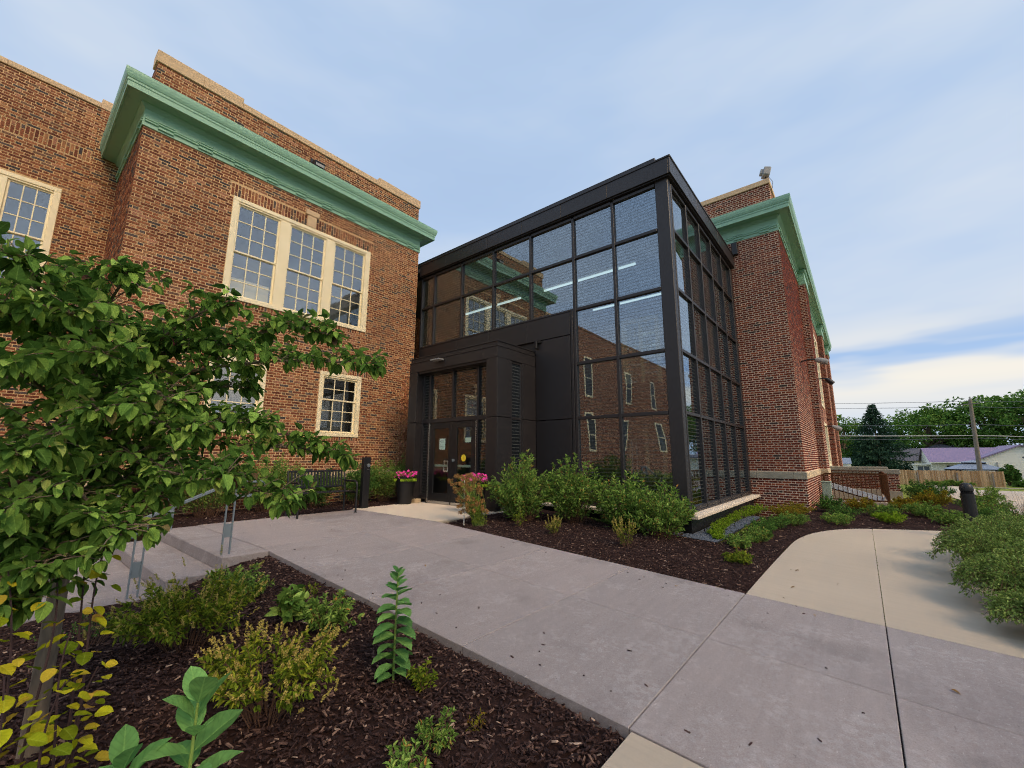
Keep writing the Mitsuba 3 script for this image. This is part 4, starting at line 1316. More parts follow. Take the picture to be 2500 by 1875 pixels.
def rnd_dirs(R, n, up=0.0):
    d = norm(R.normal(size=(n, 3)) + [0, 0, up])
    return d


def curve(a, b, n, R, sag=0.0, wob=0.02):
    t = np.linspace(0, 1, n)[:, None]
    p = np.asarray(a) * (1 - t) + np.asarray(b) * t
    p[:, 2] += sag * np.sin(math.pi * t[:, 0])
    p[1:-1] += R.normal(0, wob, (n - 2, 3))
    return p


def shrub(name, label, cat, c, rad, h, n_stem, n_leaf, ll, lw, mat, seed, group=None, tm=SMALL, stem='stem', tops=0.35, lean=(0, 0), spikes=0, spike_len=0.09, spike_mat='spike', gaps=0.0, droop=0.2, stem_r=0.004, start=0.15, off=0.20, along=0.7, arch=0.12):
    """Stems fan out of the base; leaves sit round the outer part of each stem and its side twigs."""
    R = np.random.default_rng(seed)
    k = thing(name, label, cat, group)
    c = np.asarray(c, float)
    st = MB()
    P_, D_, N_ = [], [], []
    tips = []
    per = max(4, n_leaf // n_stem)
    for i in range(n_stem):
        a = R.uniform(0, 2 * math.pi)
        rr = math.sqrt(R.uniform(0.02, 1.0))
        hh = h * (1 - tops * rr * rr) * R.uniform(0.62, 1.14)
        tip = c + [math.cos(a) * rr * rad[0] + lean[0] * hh, math.sin(a) * rr * rad[1] + lean[1] * hh, hh]
        b = c + [math.cos(a) * rr * rad[0] * 0.22, math.sin(a) * rr * rad[1] * 0.22, -0.04]
        p = curve(b, tip, 5, R, arch * h * (0.4 + rr), 0.02 * h)
        st.tube(p, np.linspace(stem_r, stem_r * 0.35, 5), 4)
        tips.append((p[-1], norm(p[-1] - p[-2])))
        t = R.uniform(start, 1.0, per) ** 0.75
        seg = np.clip(t * 4, 0, 3.999)
        i0 = seg.astype(int)
        base = p[i0] + (p[i0 + 1] - p[i0]) * (seg - i0)[:, None]
        ax = norm(p[i0 + 1] - p[i0])
        out = norm(R.normal(size=(per, 3)))
        out = norm(out - (out * ax).sum(1, keepdims=True) * ax * 0.7)
        sh = R.uniform(0, 1, per)[:, None] ** 2 * out * min(rad) * off * (1.15 - t[:, None])
        P_.append(base + sh)
        D_.append(norm(out + ax * along + [0, 0, 0.25 - droop]))
        N_.append(norm(R.normal(0, 0.45, (per, 3)) + [0, 0, 1.0] + 0.3 * out))
    P_, D_, N_ = (np.concatenate(q) for q in (P_, D_, N_))
    if gaps:
        keep = meshkit.fbm(P_ * (3.0 / max(rad)), 2, seed) > gaps
        P_, D_, N_ = P_[keep], D_[keep], N_[keep]
    n = len(P_)
    put(k + '__stems', st, stem)
    put_leaves(k + '__foliage', leaves(tm, P_, D_, N_, ll * R.uniform(0.6, 1.15, n), lw * R.uniform(0.7, 1.15, n)), mat)
    if spikes:
        Ls = []
        for q in range(spikes):
            tp, ax = tips[q % len(tips)]
            tp = tp + R.normal(0, 0.13 * min(rad), 3) * (q >= len(tips))
            ax = norm(ax + R.normal(0, 0.35, 3) + [0, 0, 0.6])
            m = 34
            s = R.uniform(0, 1, m)
            o = norm(R.normal(size=(m, 3)))
            L_ = spike_len * R.uniform(0.6, 1.2)
            Ls.append(leaves(SMALL, tp + ax * (s[:, None] - 0.25) * L_, o + ax, norm(R.normal(size=(m, 3))), 0.013, 0.008))
        put_leaves(k + '__flower_spikes', join(Ls), spike_mat)
    return k


# ---- pagoda dogwood: tiers of level branches, leaves gathered at the twig ends
R = np.random.default_rng(11)
dog = thing('dogwood_tree', 'leafy green dogwood tree with tiered branches leaning over the bed at the left', 'tree')
TRUNK = np.array([[-8.07, -7.86, -0.36], [-8.07, -7.85, 0.1], [-8.07, -7.85, 0.6], [-8.075, -7.84, 1.1], [-8.08, -7.83, 1.5], [-8.10, -7.80, 1.9], [-8.12, -7.72, 2.2]])
BR = [[(-7.96, -7.83, 1.68), (-7.81, -8.16, 1.9), (-7.67, -8.52, 1.99)],
      [(-7.88, -7.91, 1.61), (-7.57, -8.31, 1.7), (-7.25, -8.63, 1.74), (-6.95, -8.91, 1.71)],
      [(-7.92, -7.82, 1.74), (-7.54, -8.16, 1.89), (-7.29, -8.34, 1.99), (-7.05, -8.53, 1.94)],
      [(-8.11, -7.86, 1.88), (-8.08, -8.1, 2.03), (-8.07, -8.3, 2.10)],
      [(-8.25, -7.94, 1.88), (-8.36, -8.23, 1.96), (-8.43, -8.48, 1.98)],
      [(-8.17, -7.59, 2.02), (-8.17, -7.49, 2.2), (-8.2, -7.35, 2.35)],
      [(-8.28, -8.03, 1.77), (-8.41, -8.36, 1.77), (-8.52, -8.54, 1.75)],
      [(-7.91, -7.91, 1.16), (-7.7, -8.23, 1.1), (-7.49, -8.54, 1.01), (-7.33, -8.79, 0.94)],
      [(-7.82, -7.81, 1.26), (-7.46, -8.09, 1.25), (-7.15, -8.29, 1.23), (-6.9, -8.5, 1.16)],
      [(-7.93, -7.86, 1.32), (-7.69, -8.31, 1.36), (-7.47, -8.66, 1.34)],
      [(-8.15, -8.0, 1.1), (-8.09, -8.44, 0.99), (-8.0, -8.75, 0.86)],
      [(-8.02, -8.03, 1.2), (-7.85, -8.53, 1.11), (-7.68, -8.89, 1.09)],
      [(-8.26, -7.99, 1.5), (-8.35, -8.36, 1.53), (-8.43, -8.65, 1.51)],
      [(-8.22, -8.13, 1.3), (-8.28, -8.44, 1.23), (-8.32, -8.7, 1.18)],
      [(-8.22, -8.08, 1.1), (-8.28, -8.46, 1.03), (-8.34, -8.69, 0.96)],
      [(-8.0, -7.98, 1.51), (-7.92, -8.31, 1.49), (-7.84, -8.55, 1.42)],
      [(-8.14, -8.0, 1.63), (-8.13, -8.33, 1.62), (-8.12, -8.58, 1.63)],
      [(-7.96, -7.76, 1.69), (-7.81, -7.67, 1.86), (-7.68, -7.56, 2.05)],
      [(-7.88, -7.8, 1.5), (-7.63, -7.97, 1.59), (-7.37, -8.13, 1.6)],
      [(-8.02, -7.7, 1.45), (-7.8, -7.5, 1.5), (-7.6, -7.3, 1.48)],
      [(-8.2, -7.7, 1.55), (-8.4, -7.5, 1.6), (-8.6, -7.4, 1.62)],
      [(-8.2, -7.95, 0.95), (-8.33, -8.2, 0.8), (-8.42, -8.42, 0.62)], [(-7.98, -8.0, 1.05), (-7.9, -8.3, 1.02), (-7.82, -8.55, 0.98)], [(-8.0, -8.05, 1.36), (-7.9, -8.4, 1.34), (-7.78, -8.7, 1.28)],
      [(-8.12, -8.1, 0.85), (-8.16, -8.4, 0.82), (-8.2, -8.66, 0.74)], [(-8.2, -8.1, 0.7), (-8.3, -8.35, 0.66), (-8.38, -8.6, 0.58)], [(-8.05, -8.1, 0.9), (-8.02, -8.4, 0.9), (-7.97, -8.62, 0.86)], [(-8.15, -8.1, 0.8), (-8.25, -8.35, 0.76), (-8.31, -8.58, 0.66)], [(-8.15, -8.05, 0.95), (-8.22, -8.3, 0.92), (-8.29, -8.52, 0.86)], [(-8.1, -8.05, 0.7), (-8.17, -8.3, 0.66), (-8.24, -8.52, 0.58)],
      [(-8.1, -8.05, 1.4), (-8.1, -8.4, 1.4), (-8.13, -8.68, 1.36)], [(-8.18, -8.0, 1.72), (-8.22, -8.3, 1.78), (-8.25, -8.55, 1.78)], [(-7.9, -7.75, 1.4), (-7.6, -7.85, 1.4), (-7.3, -8.0, 1.42)], [(-7.95, -7.9, 1.8), (-7.75, -8.1, 1.82), (-7.5, -8.35, 1.84)]]
put(dog + '__trunk', MB().tube(TRUNK, [0.046, 0.040, 0.036, 0.033, 0.028, 0.020, 0.012], 12), 'bark', smooth=40)
wood = MB()
P_, D_, N_ = [], [], []
for bi, b in enumerate(BR):
    z0 = b[0][2] - 0.12
    tz = np.clip(z0, -0.3, 2.1)
    root = np.array([np.interp(tz, TRUNK[:, 2], TRUNK[:, i]) for i in range(2)] + [tz])
    pts = np.vstack([root, b])
    s = CubicSpline(np.linspace(0, 1, len(pts)), pts)
    p = s(np.linspace(0, 1, 16))
    br = MB().tube(p, np.linspace(0.014, 0.0035, 16), 6)
    put(dog + '__branch', br, 'bark', smooth=40)
    L_ = np.linalg.norm(np.diff(p, axis=0), axis=1).sum()
    nt = int(L_ / 0.022) + 4
    for q in range(nt):
        t = 0.22 + 0.80 * (q + R.uniform(0, 1)) / nt
        t = min(t, 1.0)
        a = s(t)
        ax = norm(s(min(t + 0.02, 1.0)) - s(max(t - 0.02, 0)))
        side = norm(np.cross(ax, [0, 0, 1])) * (1 if q % 2 else -1)
        d = norm(side * R.uniform(0.4, 1.1) + ax * R.uniform(0.3, 0.9) + [0, 0, R.uniform(-0.1, 0.9)])
        ln = R.uniform(0.05, 0.26) * (1.15 - 0.5 * t)
        tip = a + d * ln
        if t > 0.97:
            tip, d = a, ax
        else:
            wood.tube(curve(a, tip, 4, R, 0.01, 0.003), np.linspace(0.0032, 0.0016, 4), 4)
        m = R.integers(5, 9)
        ang = np.arange(m) * 2.4 + R.uniform(0, 6)
        e1 = norm(np.cross(d, [0, 0, 1.0]))
        e2 = np.cross(e1, d)
        rad_ = np.cos(ang)[:, None] * e1 + np.sin(ang)[:, None] * e2
        P_.append(tip - d * R.uniform(0, 0.05, (m, 1)) + rad_ * 0.012)
        D_.append(norm(rad_ * 0.9 + d * 0.45 + np.array([0, 0, -1.0]) * R.uniform(0.15, 0.85, (m, 1))))
        N_.append(norm(np.array([0, 0, 1.0]) + rad_ * 0.5 + R.normal(0, 0.25, (m, 3))))
put(dog + '__twigs', wood, 'bark', kind='stuff')
P_, D_, N_ = (np.concatenate(q) for q in (P_, D_, N_))
n = len(P_)
ln = R.uniform(0.030, 0.072, n) * (1.0 + 0.25 * R.uniform(0, 1, n) ** 3)
single_leaves(dog, leaves(OVATE, P_, D_, N_, ln, ln * R.uniform(0.58, 0.70, n)), 'leaf_dogwood')

# ---- yellow-leaved suckers under the tree
R = np.random.default_rng(5)
hy = thing('sucker_shrub', 'yellow green round leaved shrub with thin dark stems under the dogwood', 'shrub')
SK = [[(-8.02, -8.50, -0.30), (-8.01, -8.53, 0.2), (-8.02, -8.50, 0.55), (-7.99, -8.45, 0.86)], [(-8.04, -8.48, -0.30), (-8.03, -8.48, 0.2), (-8.05, -8.45, 0.6), (-8.04, -8.40, 0.82)],
      [(-8.16, -8.58, -0.30), (-8.15, -8.6, 0.2), (-8.13, -8.58, 0.5), (-8.16, -8.5, 0.78)], [(-8.20, -8.66, -0.30), (-8.22, -8.66, 0.2), (-8.24, -8.66, 0.5), (-8.28, -8.6, 0.75)],
      [(-8.08, -8.70, -0.30), (-8.08, -8.70, 0.05), (-8.10, -8.68, 0.3), (-8.09, -8.66, 0.5)], [(-8.28, -8.6, -0.30), (-8.3, -8.62, 0.2), (-8.31, -8.66, 0.5), (-8.3, -8.6, 0.7)],
      [(-8.10, -8.78, -0.30), (-8.12, -8.80, 0.0), (-8.13, -8.80, 0.2), (-8.10, -8.82, 0.38)], [(-8.2, -8.8, -0.30), (-8.22, -8.82, 0.0), (-8.23, -8.84, 0.2), (-8.25, -8.82, 0.45)], [(-8.05, -8.62, -0.3), (-8.04, -8.64, 0.0), (-8.03, -8.66, 0.2), (-8.0, -8.7, 0.36)]]
st = MB()
P_, D_, N_ = [], [], []
for q in SK:
    s = CubicSpline(np.linspace(0, 1, 4), np.array(q))
    st.tube(s(np.linspace(0, 1, 12)), np.linspace(0.006, 0.0025, 12), 6)
    for k in range(26):
        t = 0.10 + 0.90 * (k / 25) ** 1.25
        a = s(t)
        ang = k * 2.3 + R.uniform(-0.5, 0.5)
        o = np.array([math.cos(ang), math.sin(ang), R.uniform(-0.15, 0.25)])
        P_.append(a + o * R.uniform(0.015, 0.085))
        D_.append(norm(o + [0, 0, R.uniform(-0.6, 0.1)]))
        N_.append(norm(np.array([0, 0, 1.0]) + 0.8 * o * R.uniform(-0.3, 1.0) + R.normal(0, 0.25, 3)))
P_, D_, N_ = (np.array(q) for q in (P_, D_, N_))
put(hy + '__stems', st, 'dark_stem', smooth=40)
ln = R.uniform(0.034, 0.066, len(P_))
single_leaves(hy, leaves(ROUND, P_, D_, N_, ln, ln * 0.86), 'leaf_yellow')


# ---- milkweeds
def milkweed(label, base, top, pairs, l0, seed, lowest=0.12, shrink=0.55, up0=0.0, up1=1.3):
    R = np.random.default_rng(seed)
    k = thing('milkweed_plant', label, 'plant', 'milkweed plants in the mulch bed')
    base, top = np.array(base, float), np.array(top, float)
    ax = norm(top - base)
    H = np.linalg.norm(top - base)
    put(k + '__stem', MB().tube([base - [0, 0, 0.05], base + ax * H * 0.5, top], [0.008, 0.007, 0.004], 8), 'green_stem', smooth=40)
    P_, D_, N_, L_ = [], [], [], []
    e1 = norm(np.cross(ax, [0.3, 1, 0]))
    e2 = np.cross(ax, e1)
    for i in range(pairs):
        t = lowest + (1 - lowest) * i / (pairs - 1)
        up = up0 + up1 * max(0, t - 0.70) / 0.30
        for sgn in (1, -1):
            a = i * math.pi / 2 + 0.35 + R.uniform(-0.2, 0.2)
            o = sgn * (math.cos(a) * e1 + math.sin(a) * e2)
            P_.append(base + ax * H * t + o * 0.006)
            D_.append(norm(o + ax * (up + R.uniform(-0.1, 0.15))))
            N_.append(norm(ax * 1.0 - o * 0.15 + R.normal(0, 0.16, 3)))
            L_.append(l0 * (1.0 - shrink * max(0, (t - 0.6) / 0.4)) * (0.75 + 0.25 * min(1, t / 0.3)) * R.uniform(0.88, 1.1))
    L_ = np.array(L_)
    single_leaves(k, leaves(LONG, np.array(P_), np.array(D_), np.array(N_), L_, L_ * 0.60), 'leaf_milkweed')
    return k


milkweed('tall milkweed with many layered blue green leaves beside the walkway', (-6.5, -8.56, -0.26), (-6.47, -8.52, 0.38), 22, 0.16, 1, 0.03, 0.55, -0.08, 1.3)
milkweed('broad leaved milkweed cropped by the lower edge of the photo', (-7.82, -9.27, -0.30), (-7.81, -9.25, 0.34), 10, 0.175, 2, 0.3, 0.25, 0.2, 1.5)
milkweed('low milkweed shoot left of the cropped milkweed', (-7.99, -9.20, -0.30), (-7.98, -9.20, 0.20), 8, 0.17, 3, 0.3, 0.25, 0.2, 1.4)

# ---- shrubs of the left bed
bz = lambda x, y: bed_left(x, y)


def at(x, y, f=bz):
    return (x, y, f(x, y))


shrub('sweetspire_shrub', 'yellow green shrub thick with cream flower spikes between the two tall milkweeds', 'shrub', at(-7.2, -8.35), (0.38, 0.36), 0.40, 46, 1700, 0.042, 0.018, 'leaf_olive', 21, 'sweetspire shrubs with cream spikes', MID, spikes=110, spike_len=0.075, tops=0.2, start=0.45)
shrub('sweetspire_shrub', 'darker sweetspire shrub with yellow spikes nearest the garden steps', 'shrub', at(-7.25, -7.0), (0.52, 0.55), 0.46, 60, 3400, 0.045, 0.018, 'leaf_olive', 22, 'sweetspire shrubs with cream spikes', MID, spikes=110, spike_len=0.10, tops=0.35, start=0.3)
shrub('low_green_shrub', 'low green leafy plant at the corner of the top step', 'plant', at(-6.62, -6.1), (0.34, 0.5), 0.26, 30, 1300, 0.045, 0.016, 'leaf_shrub', 23, None, MID)
shrub('low_green_shrub', 'low green leafy plant behind the yellow spiked shrub beside the walkway', 'plant', at(-6.45, -7.6), (0.25, 0.3), 0.30, 24, 800, 0.05, 0.02, 'leaf_shrub', 24, None, MID)
shrub('dock_plant', 'broad leaved green weed with red flecks between the spiked shrubs', 'plant', at(-6.62, -7.15), (0.2, 0.22), 0.28, 14, 110, 0.11, 0.06, 'leaf_shrub', 25, None, OVATE, start=0.3)
shrub('low_green_shrub', 'small green seedling shrub in front of the tall milkweed', 'plant', at(-6.40, -8.78), (0.13, 0.12), 0.17, 12, 260, 0.036, 0.016, 'leaf_olive', 26, None, MID)
shrub('low_green_shrub', 'bright green tuft in the open mulch left of the walkway', 'plant', at(-6.66, -9.22), (0.16, 0.13), 0.15, 16, 420, 0.03, 0.012, 'leaf_shrub', 27, None, MID)
shrub('low_green_shrub', 'green tuft at the lower edge of the photo', 'plant', at(-7.03, -9.35), (0.15, 0.12), 0.2, 14, 320, 0.036, 0.016, 'leaf_shrub', 28, None, MID)
shrub('dry_orange_plant', 'withered orange sprig in the open mulch', 'plant', at(-6.43, -9.26), (0.08, 0.07), 0.06, 8, 60, 0.03, 0.008, 'leaf_gold', 29, None, SMALL)
shrub('wispy_weed', 'thin dark wispy weed in front of the lower landing', 'plant', at(-7.72, -6.3), (0.32, 0.2), 0.28, 22, 420, 0.022, 0.009, 'leaf_dark', 30, None, SMALL, start=0.3)
shrub('low_green_shrub', 'small leafy weed beside the walkway edge near the step corner', 'plant', at(-6.2, -6.75), (0.1, 0.16), 0.1, 10, 130, 0.03, 0.012, 'leaf_olive', 31, None, SMALL)

# ---- beds along the brick wall
for i, (x, y, rx, ry, h, m, lab) in enumerate([
        (-6.7, -0.95, 0.7, 0.7, 1.15, 'leaf_dark', 'leafy shrub behind the far handrail by the brick wall'),
        (-5.5, -0.8, 0.75, 0.6, 1.2, 'leaf_shrub', 'leafy green shrub left of the bench by the brick wall'),
        (-4.4, -0.75, 0.75, 0.6, 1.25, 'leaf_shrub', 'green shrub directly behind the left half of the bench'),
        (-3.4, -0.85, 0.6, 0.55, 0.95, 'leaf_dark', 'green shrub behind the right half of the bench'),
        (-2.3, -0.95, 0.55, 0.55, 1.05, 'leaf_dark', 'dark green shrub behind the black button post'),
        (-1.45, -0.85, 0.5, 0.5, 1.15, 'leaf_shrub', 'green shrub behind the flower planter left of the doors'),
        (-0.55, -0.7, 0.42, 0.42, 1.25, 'leaf_shrub', 'green shrub squeezed between brick wall and portal')]):
    shrub('wall_shrub', lab, 'shrub', (x, y, -0.05), (rx, ry), h, 70, 4600, 0.058, 0.028, m, 40 + i, 'shrubs along the brick wall', SMALL, tops=0.35, start=0.1, off=0.4, along=0.9)

# ---- shrubs in front of the glass hall
br = lambda x, y: bed_right(x, y)
for i, (x, y, rx, ry, h, nl, lab) in enumerate([
        (-1.62, -5.80, 0.72, 0.66, 1.24, 9000, 'big glossy green shrub in front of the dark portal corner'),
        (-0.85, -6.55, 0.70, 0.66, 1.26, 8500, 'glossy green shrub with reddish leaves, middle of the three by the glass'),
        (-0.62, -7.5, 0.62, 0.66, 1.02, 6000, 'open green shrub over the stone ledge left of the glass corner'),
        (-0.75, -8.25, 0.70, 0.60, 0.86, 7200, 'low spreading green shrub at the glass corner')]):
    shrub('glossy_shrub', lab, 'shrub', at(x, y, br), (rx, ry), h, 130, int(nl * 0.8), 0.072, 0.030, 'leaf_shrub', 60 + i, 'glossy shrubs in front of the glass hall', MID, tops=0.45, gaps=0.37, start=0.10, off=0.26, along=1.1, arch=0.05)
for i, (x, y, s, lab) in enumerate([(-2.2, -6.95, 0.9, 'small upright yellow spiked plant in the mulch, left one'), (-2.0, -8.15, 1.3, 'small yellow green spiked shrub in front of the glass corner')]):
    shrub('spiked_plant', lab, 'plant', at(x, y, br), (0.14 * s, 0.14 * s), 0.26 * s, 26, int(420 * s), 0.036, 0.011, 'leaf_olive', 70 + i, None, SMALL, spikes=int(34 * s), spike_len=0.11, tops=0.1)
shrub('low_green_shrub', 'small pale plant under the big glossy shrub', 'plant', at(-2.15, -6.2, br), (0.14, 0.14), 0.3, 12, 160, 0.05, 0.018, 'leaf_olive', 73, None, SMALL)
# seed heads of a spent flower
R = np.random.default_rng(91)
sd = thing('seedhead_plant', 'spent flower with round tan seed heads in front of the right planter', 'plant')
b0 = np.array(at(-2.55, -5.55, br))
st, H_ = MB(), []
P_, D_, N_ = [], [], []
for i in range(120):
    a = R.uniform(0, 2 * math.pi)
    r = math.sqrt(R.uniform(0, 1))
    up = R.uniform(0.25, 1.0)
    tip = b0 + np.array([0.30 * r * math.cos(a) - 0.20 * up, 0.30 * r * math.sin(a) + 0.28 * up, 0.92 * up])
    p = curve(b0 + R.normal(0, 0.05, 3) * [1, 1, 0], tip, 5, R, 0.05, 0.012)
    st.tube(p, 0.0022, 3)
    H_.append(tip)
    m = 9
    s = R.uniform(0.05, 0.7, m)
    P_ += [p[int(q * 4)] + (p[int(q * 4) + 1] - p[int(q * 4)]) * (q * 4 % 1) for q in s]
    D_ += list(norm(R.normal(size=(m, 3)) + [0, 0, 0.4]))
    N_ += list(norm(R.normal(0, 0.5, (m, 3)) + [0, 0, 1]))
put(sd + '__stems', st, 'green_stem')
put_leaves(sd + '__foliage', leaves(SMALL, np.array(P_), np.array(D_), np.array(N_), 0.05, 0.012), 'leaf_olive')
Ls = []
for q in H_:
    m = 20
    o = norm(R.normal(size=(m, 3)) + [0, 0, 0.2])
    Ls.append(leaves(SMALL, q + o * 0.008, o, norm(np.cross(o, R.normal(size=(m, 3)))), 0.036, 0.026))
put_leaves(sd + '__seed_heads', join(Ls), 'seedhead')
stk = thing('plant_stake', 'thin white stake standing in the mulch before the right planter', 'stake')
put(stk + '__rod', MB().tube([[-2.72, -5.32, -0.12], [-2.71, -5.30, 0.75]], 0.009, 8), 'white_paint', smooth=40)


# ---- black planters with petunias
def planter(label, x, y, seed):
    k = thing('flower_planter', label, 'planter', 'black planters beside the entrance doors')
    put(k + '__pot', MB().lathe((x, y, 0.0), [(0.0, 0.006), (0.165, 0.006), (0.17, 0.02), (0.235, 0.50), (0.255, 0.66), (0.262, 0.68), (0.25, 0.685), (0.235, 0.66), (0.225, 0.63), (0.0, 0.63)], 28), 'black_metal', smooth=35)
    R = np.random.default_rng(seed)
    n = 300
    a = R.uniform(0, 2 * math.pi, n)
    r = np.sqrt(R.uniform(0, 1, n)) * 0.25
    o = np.stack([np.cos(a), np.sin(a), 0 * a], 1)
    put_leaves(k + '__foliage', leaves(MID, np.array([x, y, 0.64]) + o * r[:, None] + np.array([0, 0, 1.0]) * R.uniform(0, 0.14, n)[:, None], norm(o + R.normal(0, 0.5, (n, 3))), norm(R.normal(0, 0.5, (n, 3)) + [0, 0, 1]), 0.06, 0.03), 'leaf_olive')
    n = 40
    a = R.uniform(math.pi * 0.8, math.pi * 1.7, n)
    o = np.stack([np.cos(a), np.sin(a), -0.9 + 0 * a], 1)
    put_leaves(k + '__trailing_leaves', leaves(MID, np.array([x, y, 0.68]) + o * [0.25, 0.25, R.uniform(0, 0.1)], norm(o), norm(o * [1, 1, 0] + [0, 0, 0.6]), 0.09, 0.03), 'leaf_lime')
    for i in range(62):
        a = R.uniform(0, 2 * math.pi)
        r = math.sqrt(R.uniform(0, 1)) * 0.27
        c = np.array([x + r * math.cos(a), y + r * math.sin(a), 0.78 + R.uniform(-0.06, 0.07) - 0.25 * r])
        f = norm(np.array([-0.5, -0.6, 0.7]) + R.normal(0, 0.4, 3))
        e1 = norm(np.cross(f, [0.2, 0.1, 1]))
        e2 = np.cross(f, e1)
        w = np.arange(5) * 2 * math.pi / 5
        o = np.cos(w)[:, None] * e1 + np.sin(w)[:, None] * e2
        put_leaves(k + '__blossom', leaves(SMALL, c + 0 * o, norm(o + 0.45 * f), f + 0 * o, 0.042, 0.050), 'petal')
    return k


planter('black planter of magenta petunias left of the entrance doors', -1.58, -1.98, 5)
planter('black planter half hidden by seed heads right of the entrance doors', -1.72, -4.60, 6)

# ---- gravel strip with sedum, edged in black
gr = MB()
R = np.random.default_rng(31)
n = 2600
u = np.concatenate([np.stack([R.uniform(-0.45, 3.7, n), R.uniform(-9.04, -8.55, n)], 1), np.stack([R.uniform(-0.44, -0.02, 700), R.uniform(-9.04, -7.2, 700)], 1)])
ico = trimesh.creation.icosphere(subdivisions=0)
for x, y in u:
    s = R.uniform(0.012, 0.026)
    A = norm(R.normal(size=(3, 3)))
    gr.add(np.array([x, y, pave_z(x, y) - 0.015 + s * 0.3]) + np.array(ico.vertices) @ (np.linalg.qr(A)[0] * [1, 0.8, 0.55]) * s, ico.faces)
put('river_gravel', gr, 'slate', label='blue grey gravel strip at the foot of the stone ledge', cat='gravel', kind='stuff')
put('gravel_edging', MB().tube([[-0.48, -7.2, pave_z(0, -7.2)], [-0.48, -9.07, pave_z(0, -9.07)]], 0.012, 6).tube([[-0.48, -9.07, pave_z(0, -9.07)], [3.72, -9.07, pave_z(0, -9.07)]], 0.012, 6), 'black_metal', label='thin black edging strip round the gravel', cat='edging')
for i, (x, y, rx, ry, h) in enumerate([(0.35, -8.86, 0.28, 0.16, 0.14), (0.95, -8.78, 0.34, 0.17, 0.17), (1.6, -8.74, 0.36, 0.17, 0.17), (2.3, -8.74, 0.4, 0.18, 0.18), (3.0, -8.74, 0.4, 0.2, 0.2), (3.7, -8.8, 0.42, 0.26, 0.22), (4.4, -8.85, 0.4, 0.3, 0.24), (0.0, -8.98, 0.2, 0.1, 0.1)]):
    shrub('sedum_clump', 'lime green sedum clump in the gravel strip, number %s from the glass corner' % ('one two three four five six seven eight'.split()[i]), 'plant', (x, y, pave_z(x, y) - 0.03), (rx, ry), h, 60, 1500, 0.026, 0.012, 'leaf_lime', 80 + i, 'lime sedum clumps in the gravel', SMALL, tops=0.3, start=0.3)
for i, (x, y) in enumerate([(-0.3, -7.5), (-0.28, -6.9)]):
    shrub('sedum_clump', ('dull green sedum clump under the ledge behind the yellow plant', 'dull green sedum clump further in under the ledge')[i], 'plant', (x, y, pave_z(x, y) - 0.03), (0.16, 0.3), 0.12, 30, 700, 0.03, 0.012, 'leaf_dark', 90 + i, None, SMALL)

# ---- ground cover between glass hall, curved path and ramp rail
bf = lambda x, y: bed_far(x, y)
GC = [(-0.55, -9.42, .42, .22, .20, 'leaf_shrub', 'green creeping plant nearest the gravel corner'), (0.35, -9.5, .5, .28, .24, 'leaf_shrub', 'green creeping plant in front of the gravel edging'), (1.3, -9.45, .5, .28, .26, 'leaf_dark', 'dark creeping plant in front of the gravel, second'),
      (-1.55, -9.62, .3, .2, .12, 'leaf_olive', 'thin weedy sprig at the tip of the mulch bed'), (2.2, -9.55, .5, .3, .28, 'leaf_dark', 'creeping plant beyond the gravel end'), (3.2, -9.75, .5, .35, .28, 'leaf_shrub', 'creeping plant inside the curve of the path'),
      (4.2, -9.5, .45, .35, .34, 'leaf_gold', 'golden leaved shrub nearest the brick corner'), (5.3, -9.65, .5, .4, .32, 'leaf_gold', 'brownish golden shrub below the stone band'), (4.4, -10.5, .6, .35, .26, 'leaf_shrub', 'creeping plant on the outer bend of the path'),
      (5.6, -10.6, .6, .4, .34, 'leaf_dark', 'dark creeping plant beyond the bend of the path'), (6.9, -10.25, .45, .4, .44, 'leaf_dark', 'broad leaved dark plant before the pale green box'), (5.9, -11.5, .6, .4, .28, 'leaf_lime', 'bright green tuft on the far edge of the path'),
      (7.2, -11.4, .6, .5, .34, 'leaf_shrub', 'creeping plant before the white ramp'), (8.4, -10.9, .55, .4, .36, 'leaf_gold', 'golden shrub in front of the rusty rail, left one'), (9.6, -11.95, .55, .4, .40, 'leaf_gold', 'golden shrub in front of the rusty rail, right one'),
      (8.3, -12.3, .7, .5, .40, 'leaf_shrub', 'spreading green plant right of the golden shrubs'), (7.0, -12.7, .7, .5, .34, 'leaf_shrub', 'green creeping plant along the far path edge'), (10.8, -12.7, .7, .5, .62, 'leaf_gold', 'tall golden brown shrub left of the bollard'),
      (12.6, -12.5, .7, .6, .75, 'leaf_dark', 'dark bushy plant beside the low brick wall end'), (14.4, -13.1, .8, .6, .75, 'leaf_dark', 'dark bushy plant beyond the low brick wall'), (9.6, -13.6, .9, .6, .55, 'leaf_shrub', 'green spreading shrub behind the bollard'),
      (7.4, -13.6, .8, .6, .5, 'leaf_dark', 'dark green shrub right of the bend before the bollard'), (12.6, -14.1, .8, .6, .6, 'leaf_shrub', 'far green shrub beside the road')]
for i, (x, y, rx, ry, h, m, lab) in enumerate(GC):
    s_ = 1.0 if x < 6 else 1.5
    shrub('ground_cover_plant', lab, 'plant', (x, y, bf(x, y) if x > 0.1 else br(x, y)), (rx, ry), h, 40, int(1500 * min(rx, .7) / .5), 0.045 * s_, 0.020 * s_, m, 110 + i, 'ground cover plants right of the glass hall', SMALL, tops=0.4, start=0.15)

